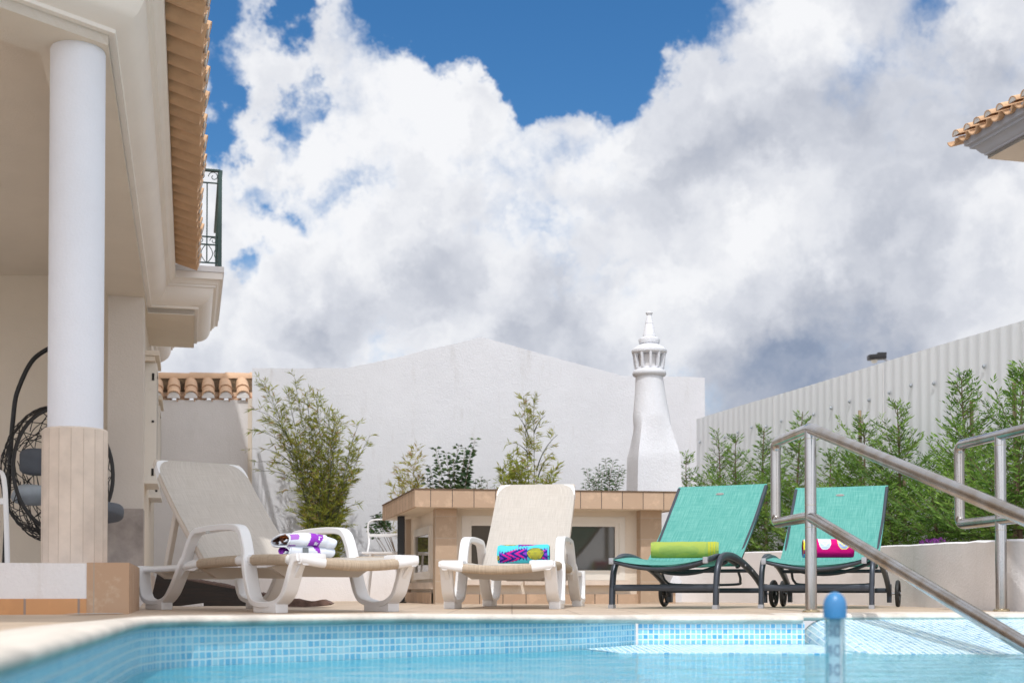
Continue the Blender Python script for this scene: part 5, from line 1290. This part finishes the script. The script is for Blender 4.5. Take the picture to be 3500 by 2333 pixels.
# white tubular chair in front of the gable wall
yw_ = 13.2; wq = empty('garden_chair', (P(1315, 1900, yw_).x, yw_, 0)); tag(wq, 'slim white metal chair standing left of the tiled counter', 'chair')
def q3(px, py, dy=0): p = P(px, py, yw_); return Vector((p.x, yw_+dy, p.z))
tubew = .0125
mb = MB(); mb.bar(spline([q3(1270, 1896, -.40), q3(1264, 1850, -.06), q3(1258, 1810, -.01), q3(1262, 1785), q3(1285, 1775), q3(1330, 1775), q3(1358, 1776), q3(1376, 1786), q3(1380, 1812, -.01), q3(1376, 1850, -.06), q3(1372, 1896, -.40)], 5), .03, .018, (0, 1, 0), .3); mb.build('back_frame', M['plastic'], wq)
mb = MB(); mb.bar([q3(1262, 1829, -.03), q3(1378, 1829, -.03)], .014, .030, (0, 1, 0), .2); mb.build('crossbar', M['plastic'], wq)
mb = MB(); sc = q3(1318, 1892, -.20); mb.box(tuple(sc), (.40, .42, .022), None, .009); mb.build('seat', M['plastic'], wq)
for (pxa, pxb, dy) in ((1275, 1258, 0), (1370, 1384, 0), (1280, 1268, -.40), (1362, 1375, -.40)):
    a = q3(pxa, 1896, dy); b = q3(pxb, 1896, dy); mb = MB(); mb.bar([a, (b.x, b.y, .0)], .020, .022, (1, 0, 0), .3); mb.build('leg', M['plastic'], wq)
pb_ = P(1371, 2000, 12.2); mb = MB(); mb.box((pb_.x, 12.2, .415), (24/F*12.2, .07, .81), None, .004); mb.lathe([(.05, .0), (.05, .012)], (pb_.x, 12.2, .0), 4)
tag(mb.build('support_post', M['black'], smooth=0), 'black square post standing under the left overhang of the counter slab', 'post')

# charred planks leaning behind the diagonal lounger
yb = 9.6; bs = F/yb
mb = MB(); top_ = [(512, 1952), (560, 1965), (640, 1981), (760, 2002), (835, 2016), (905, 2034), (985, 2056)]
tp_ = [P(x, y, yb) for x, y in top_]; bt_ = [Vector((p.x, yb, .0)) for p in tp_]
dn = MB(); n_ = len(tp_)
for i in range(n_-1):
    for k in range(4):
        pass
def lean(p): return Vector((p.x, yb+p.z*.8, p.z))
poly = [lean(p) for p in tp_]+[Vector((tp_[-1].x, yb, .0)), Vector((tp_[0].x, yb, .0))]
mb.prism(poly, (0, .03, .0)); dbd = recalc(mb.build('dark_plank', M['wood'], smooth=0)); tag(dbd, 'charred dark plank leaning low behind the diagonal lounger', 'plank')
mb = MB()
for i in range(n_-1):
    a, b = lean(tp_[i]), lean(tp_[i+1]); m_ = 5
    for k in range(m_):
        p, q_ = a.lerp(b, k/m_), a.lerp(b, (k+.96)/m_); e_ = Vector((0, 0, rnd.uniform(.0, .008)))
        dz = Vector((0, -.012, -.042-rnd.uniform(0, .006))); mb.prism([p+e_+Vector((0, -.004, 0)), q_+e_+Vector((0, -.004, rnd.uniform(-.003, .003))), q_+dz, p+dz], (0, .034, .012))
recalc(mb.build('broken_edge', M['woodedge'], dbd, smooth=0))
mb = MB(); yb2 = 8.8; out = [(985, 2075), (985, 2050), (1010, 2047), (1030, 2052), (1052, 2056), (1078, 2055), (1102, 2050), (1118, 2056), (1132, 2064), (1120, 2070), (1090, 2074), (1040, 2076)]
pts = [P(x, y, yb2) for x, y in out]; zmin = min(p.z for p in pts); mb.prism([Vector((p.x, p.y, p.z-zmin+.002)) for p in pts], (0, .16, 0)); tag(recalc(mb.build('slate_fragment', M['woodedge'], smooth=0)), 'broken flat piece of dark slate lying on the deck right of the plank', 'slate piece')
mb = MB(); pts = [P(x, y, 9.2) for x, y in ((610, 2072), (690, 2060), (690, 2073))]; mb.prism([Vector((p.x, p.y, max(.002, p.z))) for p in pts], (0, .05, 0)); tag(recalc(mb.build('tile_shard', M['planter'], smooth=0)), 'pale triangular tile shard lying in front of the dark plank', 'tile shard')

# floating pool thermometer
td = 3.2; tx = P(2854, 2100, td).x; tr_ = 40/F*td; th = empty('pool_thermometer', (tx, td, ZW)); tag(th, 'floating pool thermometer with blue domed cap and clear tube', 'thermometer')
zc_ = P(2854, 2108, td).z; ztp = P(2854, 2021, td).z
M['bluecap'] = plain('blue_plastic', (.05, .22, .46, 1), .35, var=.03)
mb = MB(); rc = tr_*.98; hcap = ztp-zc_
prof_ = [(rc*.98, -.002), (rc, 0), (rc, hcap*.45)]+[(rc*math.cos(a*PI/16), hcap*.45+hcap*.55*math.sin(a*PI/16)) for a in range(1, 8)]+[(.0008, hcap)]
mb.lathe(prof_, (tx, td, zc_), 36); mb.build('cap', M['bluecap'], th, smooth=60)
mb = MB(); mb.lathe([(rc*.86, zc_), (rc*.86, -.30)], (tx, td, 0), 32); mb.build('tube', M['tube'], th, smooth=60)
M['scale'] = plain('pale_scale_card', (.50, .66, .74, 1), .6, var=.03)
mb = MB(); mb.box((tx, td+.004, (zc_-.30)/2), (rc*1.0, .002, abs(-.30-zc_)-.004)); card = mb.build('scale_card', M['scale'], th, smooth=0)
mb = MB(); mb.tube([(tx+rc*.50, td-.002, zc_-.004), (tx+rc*.50, td-.002, -.29)], .0022, 8); mb.build('glass_stem', M['plastic'], th)
M['ink'] = plain('scale_ink', (.27, .36, .47, 1), .6, var=.02)
def text(txt, size, c, mat, parent, name, rot=(R(90), 0, 0)):
    cu = bpy.data.curves.new('t', 'FONT'); cu.body = txt; cu.size = size; cu.align_x = 'CENTER'; cu.extrude = .0004
    t = bpy.data.objects.new('t', cu); C.objects.link(t); dg = bpy.context.evaluated_depsgraph_get(); me = bpy.data.meshes.new_from_object(t.evaluated_get(dg))
    bpy.data.objects.remove(t); me.materials.clear(); me.materials.append(mat); o = bpy.data.objects.new(name, me); C.objects.link(o)
    o.parent = parent; o.location = Vector(c)-ORG[th.name]; o.rotation_euler = rot; return o
for k, s_ in enumerate(('50', '40', '30', '20', '10')):
    z = P(2850, 2172+66*k, td).z; text(s_, .040, (tx-.004, td+.001, z), M['ink'], card, 'numeral')
# ---------------------------------------------------------------- plants
def blade(mb, p, d, L, w, mi, side=None, droop=0):
    d = d.normalized(); s_ = side or d.cross(Vector((rnd.uniform(-1, 1), rnd.uniform(-1, 1), rnd.uniform(-1, 1))))
    if s_.length < 1e-3: s_ = Vector((1, 0, 0))
    s_ = s_.normalized()*w*.5; e = p+d*L+Vector((0, 0, -droop*L)); m = p+d*L*.42
    o = len(mb.v); mb.v += [tuple(p), tuple(m+s_), tuple(e), tuple(m-s_)]; mb.mi[len(mb.f)] = mi; mb.f.append([o, o+1, o+2, o+3])
def cane_path(a, b, bow, n=14):
    a, b = Vector(a), Vector(b); c = a.lerp(b, .5)+Vector(bow); return [a*(1-t)**2+c*2*t*(1-t)+b*t*t for t in [i/n for i in range(n+1)]]
def bamboo(name, lab, base, tips, mats, d, grp=None, leafL=.10, dens=1.0, twig=(.10, .26), canem='cane', base_r=.12, start=.22, cr_=.006, cat='bamboo', leafw=.014, yspread=.22):
    o = empty(name, base); tag(o, lab, cat, grp); st = MB(); lf = MB(); bx, by, bz = base
    for (px, py, rep, s0) in tips:
        for r_ in range(rep):
            tip = P(px+rnd.uniform(-14, 14)*(1 if rep > 1 else .2), py+rnd.uniform(-16, 22)*(1 if rep > 1 else .2), d+rnd.uniform(-yspread, yspread*.4))
            if s0 is None: a = Vector((bx+rnd.uniform(-base_r, base_r), by+rnd.uniform(-base_r, base_r)*.6, bz))
            else: a = P(s0[0]+rnd.uniform(-8, 8), s0[1]+rnd.uniform(-8, 8), d)
            h = (tip-a); bow = Vector((-h.x*.22, 0, abs(h.x)*.28))
            pts = cane_path(a, tip, bow); n_ = len(pts)
            st.tube(pts, [cr_*(1-.75*i/(n_-1)) for i in range(n_)], 5)
            L_ = sum((pts[i+1]-pts[i]).length for i in range(n_-1)); nt = max(4, int(L_/.045*dens)); 
            for k in range(nt):
                t = (start if s0 is None else .05)+(1-(start if s0 is None else .05))*(k+rnd.random())/nt
                f = t*(n_-1); i = min(int(f), n_-2); p = pts[i].lerp(pts[i+1], f-i); dr = (pts[i+1]-pts[i]).normalized()
                an = rnd.uniform(0, 2*PI); rv = Vector((math.cos(an), math.sin(an)*.55, rnd.uniform(-.1, .55))); tl = rnd.uniform(*twig)*(1.1-.6*t)
                td_ = (dr*.55+rv*.8).normalized(); q_ = p+td_*tl; q2 = q_+Vector((0, 0, -tl*.12))
                st.tube([p, p.lerp(q_, .5), q2], [.0016, .0013, .0008], 3)
                nl = rnd.randint(4, 8)
                for j in range(nl):
                    pp_ = p.lerp(q2, .25+.75*(j+rnd.random()*.5)/nl); ld = (td_*.8+Vector((rnd.uniform(-.7, .7), rnd.uniform(-.5, .5), rnd.uniform(-.55, .35)))).normalized()
                    x = rnd.random(); mi = 0 if x < mats[3] else (1 if x < mats[4] else 2)
                    blade(lf, pp_, ld, leafL*rnd.uniform(.55, 1.15), leafw*rnd.uniform(.7, 1.2), mi, None, .1)
    st.build('canes', M[canem], o, smooth=60); lf.build('leaves', [M[m] for m in mats[:3]], o, smooth=0)
    return o
db = 15.35; bb = P(1105, 2030, db)
bamboo('bamboo', 'large feathery green bamboo clump growing against the left of the gable wall', (bb.x, db, 0),
       [(885, 1292, 1, None), (905, 1310, 2, None), (1002, 1302, 2, None), (985, 1340, 2, None), (1040, 1350, 2, None), (1085, 1352, 3, None), (1118, 1390, 3, None), (1140, 1400, 3, None), (1165, 1440, 2, None), (1228, 1432, 1, None), (1262, 1486, 1, None), (1205, 1500, 2, None), (1215, 1560, 3, None),
        (1190, 1620, 3, None), (1060, 1450, 4, None), (1130, 1500, 5, None), (1020, 1500, 4, None), (1090, 1600, 5, None), (1150, 1650, 5, None), (1040, 1640, 4, None), (1110, 1740, 6, None), (1160, 1760, 4, None), (1060, 1760, 4, None), (1100, 1850, 5, None), (1150, 1880, 3, None),
        (865, 1400, 1, (985, 1500)), (858, 1466, 1, (1000, 1560)), (862, 1535, 1, (1000, 1600)), (875, 1580, 1, (1010, 1620)), (880, 1612, 1, (1020, 1660)), (945, 1678, 1, (1050, 1700)), (900, 1430, 2, (1000, 1520)), (985, 1735, 1, (1060, 1800)), (1222, 1722, 1, (1140, 1790)), (1190, 1798, 1, (1140, 1830)), (1215, 1640, 1, (1150, 1700)), (940, 1500, 2, (1040, 1600)), (950, 1560, 2, (1040, 1650))],
       ['leafA', 'leafB', 'leafC', .58, .90], db, dens=.62, leafL=.105, leafw=.0125, twig=(.09, .22))
dz_ = 15.5
bamboo('bamboo', 'tall thin yellowish bamboo with two dark canes behind the middle of the counter', (P(1825, 2030, dz_).x, dz_, 0), [(1787, 1355, 1, None), (1822, 1360, 1, None), (1905, 1480, 1, (1835, 1600)), (1865, 1415, 1, (1830, 1480)), (1870, 1560, 1, (1830, 1640)), (1755, 1510, 1, (1810, 1560)), (1770, 1420, 1, (1800, 1500))],
       ['leafB', 'leafA', 'leafC', .62, .9], dz_, dens=.85, leafL=.10, twig=(.08, .22), base_r=.05, start=.50, cr_=.009)
bamboo('bamboo', 'short bushy bamboo leafing left of the thin bamboo behind the counter', (P(1775, 2030, 15.1).x, 15.1, 0), [(1755, 1555, 2, None), (1730, 1590, 2, None), (1715, 1640, 2, None), (1775, 1570, 2, None), (1790, 1620, 2, None), (1900, 1605, 2, None), (1870, 1640, 2, None)],
       ['leafA', 'leafB', 'leafC', .75, .95], 15.1, dens=.8, leafL=.10, base_r=.15, start=.45, leafw=.018)
bamboo('bamboo', 'pale straw yellow bamboo wisps above the left end of the counter', (P(1400, 2030, 15.2).x, 15.2, 0), [(1420, 1530, 1, None), (1395, 1550, 1, None), (1372, 1600, 1, None), (1355, 1660, 1, None), (1440, 1600, 1, None), (1430, 1640, 2, None)],
       ['leafB', 'leafC', 'leafB', .7, .9], 15.2, dens=.8, leafL=.10, base_r=.12, start=.5, canem='twig', cr_=.004)
def shrub(lab, base, tips, mats, d, L=.11, w=.05, cat='shrub', pairs=True, step=.05, name='shrub', base_r=.12, t_lo=.28):
    o = empty(name, base); tag(o, lab, cat); st = MB(); lf = MB()
    for (px, py) in tips:
        tip = P(px, py, d+rnd.uniform(-.1, .1)); a = Vector((base[0]+rnd.uniform(-base_r, base_r), base[1]+rnd.uniform(-.08, .08), base[2]))
        pts = cane_path(a, tip, (-(tip-a).x*.15, 0, 0)); n_ = len(pts); st.tube(pts, [.007*(1-.7*i/(n_-1)) for i in range(n_)], 5)
        L_ = (tip-a).length; nt = int(L_*.72/step)
        for k in range(nt):
            t = t_lo+(1-t_lo)*(k+.6)/nt; f = t*(n_-1); i = min(int(f), n_-2); p = pts[i].lerp(pts[i+1], f-i); an = k*1.7+rnd.uniform(-.4, .4)
            for s_ in ((1, -1) if pairs else (1,)):
                dd_ = Vector((math.cos(an)*s_, math.sin(an)*s_*.7, rnd.uniform(.1, .7))); sz = (1.1-.55*t)
                q_ = p+dd_.normalized()*.01; blade(lf, q_, dd_, L*sz*rnd.uniform(.7, 1.15), w*sz, rnd.choice((0, 0, 1)), None, .25)
                if rnd.random() < .5: blade(lf, q_, dd_+Vector((rnd.uniform(-.6, .6), rnd.uniform(-.6, .6), rnd.uniform(-.5, .3))), L*sz*.8, w*sz*.9, rnd.choice((0, 1, 1)), None, .3)
    st.build('stems', M['bark'], o, smooth=60); lf.build('leaves', [M[m] for m in mats], o, smooth=0); return o
shrub('dark glossy broad leaved shrub behind the left half of the counter', (P(1530, 2030, 15.1).x, 15.1, 0), [(1488, 1530), (1524, 1545), (1568, 1518), (1590, 1530), (1625, 1498), (1610, 1540), (1600, 1580), (1550, 1570), (1470, 1590), (1460, 1620), (1540, 1620), (1500, 1600), (1575, 1600), (1510, 1650), (1590, 1640), (1640, 1640)], ['dk1', 'dk2'], 15.1, .14, .065, step=.036, base_r=.22)
shrub('small bamboo-like sprig between the dark shrub and the thin bamboo', (P(1650, 2030, 15.2).x, 15.2, 0), [(1645, 1630), (1625, 1640), (1665, 1640), (1690, 1655)], ['wl1', 'dk2'], 15.2, .13, .022, step=.04)
shrub('grey green willow leaved shrub just left of the chimney', (P(2060, 2030, 14.6).x, 14.6, 0), [(2004, 1600), (2020, 1630), (2070, 1568), (2048, 1590), (2097, 1572), (2085, 1600), (2120, 1590), (2000, 1650), (2035, 1620), (2060, 1610), (2110, 1620), (2130, 1610)], ['wl1', 'wl2'], 14.6, .11, .022, step=.018, base_r=.16)
shrub('small dark leaved plant poking out behind the slim white chair', (P(1400, 2030, 14.9).x, 14.9, 0), [(1262, 1790), (1275, 1762), (1295, 1755), (1308, 1765), (1258, 1800), (1290, 1775), (1315, 1770)], ['dk1', 'dk2'], 14.9, .10, .045, step=.05, t_lo=.84, base_r=.03)

# conifers behind the planter wall, each its own tree
def conifer(x, y, z0, ztop, rad, lab, seed, lean_=0, stake=None, sparse=1.0, wisp=.0):
    rr = random.Random(seed); o = empty('conifer_tree', (x, y, z0)); tag(o, lab, 'conifer', 'conifers behind the low wall')
    hgt = ztop-z0; tk = MB(); cr = MB()
    tp = [Vector((x+lean_*t*t+.02*math.sin(t*5+seed), y+.015*math.cos(t*4+seed), z0+hgt*t)) for t in [i/10 for i in range(11)]]
    tk.tube(tp, [.020*(1-.85*i/10) for i in range(11)], 7)
    nb = int(hgt/.0118*sparse)
    for k in range(nb):
        t = .04+.95*(k+rr.random())/nb; f = t*10; i = min(int(f), 9); p = tp[i].lerp(tp[i+1], f-i)
        an = rr.uniform(0, 2*PI); prof_ = (1-t)**1.35*(.7+.3*math.sin(min(1, t*3)*PI/2)); L_ = rad*prof_*rr.choice((.45, .7, .9, 1.0, 1.25))*(.62+.9*max(0, .5+noise.noise(Vector((math.cos(an)*1.2+seed, math.sin(an)*1.2, t*4.5)))))+.05
        hd = Vector((math.cos(an), math.sin(an), 0)); el = rr.uniform(-.10, .42)+t*.7
        if rr.random() < (t-.35)*.9: continue
        if noise.noise(Vector((an*.8+seed*3, t*7, 2))) < -.34: continue
        m_ = 7; bp = [p+hd*L_*(j/m_)+Vector((0, 0, L_*(el*(j/m_)+.35*(j/m_)**2-.10*math.sin(j/m_*PI)))) for j in range(m_+1)]
        tk.tube([bp[0], bp[3], bp[6]], [.0045, .003, .0015], 3)
        side = hd.cross(Vector((0, 0, 1))); ns = max(4, int(L_/.026))
        tone = rr.random()
        for s_ in range(ns):
            q_ = .12+.9*s_/ns; f2 = min(q_*m_, m_-.01); j = int(f2); c = bp[j].lerp(bp[min(j+1, m_)], f2-j); dr = (bp[min(j+1, m_)]-bp[j]).normalized()
            sgn = 1 if s_ % 2 else -1; sl_ = (.050+.35*L_*(1-q_)*.5)*rr.uniform(.7, 1.2)
            sd2 = (dr*.75+side*sgn*.8+Vector((0, 0, rr.uniform(-.25, .45)))).normalized()
            nb2 = max(3, int(sl_/.0105))
            for b_ in range(nb2):
                r_ = b_/nb2; c2 = c+sd2*sl_*r_; g2 = 1 if b_ % 2 else -1; perp = sd2.cross(Vector((rr.uniform(-.3, .3), rr.uniform(-.3, .3), 1))).normalized()
                bd_ = (sd2*.9+perp*g2*.75+Vector((0, 0, rr.uniform(-.15, .3)))).normalized()
                u = tone*.6+rr.random()*.4; mi = 1 if u < .22 else (0 if u < .62 else 2)
                blade(cr, c2, bd_, .044*rr.uniform(.7, 1.3), .012, mi, perp.cross(bd_) if rr.random() < .4 else perp)
            blade(cr, c+sd2*sl_*.9, sd2, .05, .013, 2 if tone > .4 else 0)
    tk.build('trunk', M['bark'], o, smooth=60); cr.build('crown', [M['lf1'], M['lf2'], M['lf3']], o, smooth=0)
def stake_(px, ytop, d, lab, z0=.4):
    a = P(px, ytop, d); mb = MB(); x = a.x; mb.tube([(x, d, z0-.2), (x+.01, d, (z0+a.z)/2), (x+.004, d, a.z)], [.017, .016, .015], 8); o = mb.build('wooden_stake', M['stake'], smooth=50); tag(o, lab, 'stake', 'stakes tied to the conifers')
    mb = MB(); 
    for z in (a.z-.25, a.z-.6):
        if z > z0+.1: mb.lathe([(.018, -.006), (.021, 0), (.018, .006)], (x+.006, d, z), 10)
    if mb.v: mb.build('tie', M['black'], o)
trees = [(2455, 1482, 14.0, 120, 'small conifer just right of the chimney, leftmost of the row', 0, 1), (2520, 1500, 13.6, 105, 'small conifer with thin arching tip, second from the chimney', .05, .8),
         (2350, 1560, 13.9, 75, 'low conifer partly hidden behind the chimney', 0, .8),
         (2612, 1462, 13.0, 120, 'conifer above the gap between the two turquoise loungers', 0, .9), (2738, 1405, 12.4, 110, 'narrow conifer with wispy bent tip rising behind the first handrail loop', .03, .9),
         (2832, 1560, 12.0, 120, 'short bushy conifer seen through the first handrail', 0, 1), (2948, 1432, 11.4, 130, 'conifer with forked top beside the bare stake, behind the sloping rail', 0, 1), (3072, 1385, 10.8, 150, 'broad conifer with bare lower trunk in the middle of the row', .02, 1.1),
         (3190, 1640, 10.2, 150, 'low dense conifer between the two handrails', 0, 1), (3288, 1290, 9.6, 150, 'tall conifer whose top leans left before the fence, right of the middle', -.06, 1), (3400, 1560, 9.0, 150, 'leafy conifer seen inside the right handrail loop', 0, 1), (3492, 1262, 8.6, 170, 'tall conifer cut by the right edge of the photo', .02, 1.1)]
for k, (px, py, d, wpx, lab, ln, spz) in enumerate(trees):
    top_ = P(px, py, d); conifer(top_.x-ln, d, .40, top_.z, wpx/F*d*1.85, lab, 11+k, ln, None, spz)
stake_(2937, 1402, 11.5, 'thin stake standing bare above the forked conifer'); stake_(3318, 1366, 9.7, 'stake behind the tall leaning conifer'); stake_(3464, 1306, 8.75, 'stake with black ties beside the rightmost conifer'); stake_(3090, 1640, 10.9, 'short stake at the trunk of the broad conifer'); stake_(2616, 1680, 12.9, 'reddish stake between the turquoise loungers')
for (px, py, d, lab) in ((3170, 1852, 9.3, 'left of two tufts of purple flowers on the low white wall'), (3212, 1850, 9.0, 'right of two tufts of purple flowers on the low white wall')):
    c = P(px, py, d); o = empty('purple_flowers', (c.x, d, .40)); tag(o, lab, 'flowers', 'purple flowers on the low wall'); st = MB(); pe = MB()
    for k in range(22):
        q_ = c+Vector((rnd.uniform(-.045, .045), rnd.uniform(-.04, .04), rnd.uniform(-.02, .02))); st.tube([(c.x+rnd.uniform(-.02, .02), d, .40), q_], .0015, 3)
        for j in range(5): a = 2*PI*j/5; blade(pe, q_, Vector((math.cos(a), rnd.uniform(-.6, .2), math.sin(a))), .016, .012, 0)
    st.build('stalks', M['lf2'], o); pe.build('petals', M['petal'], o, smooth=0)
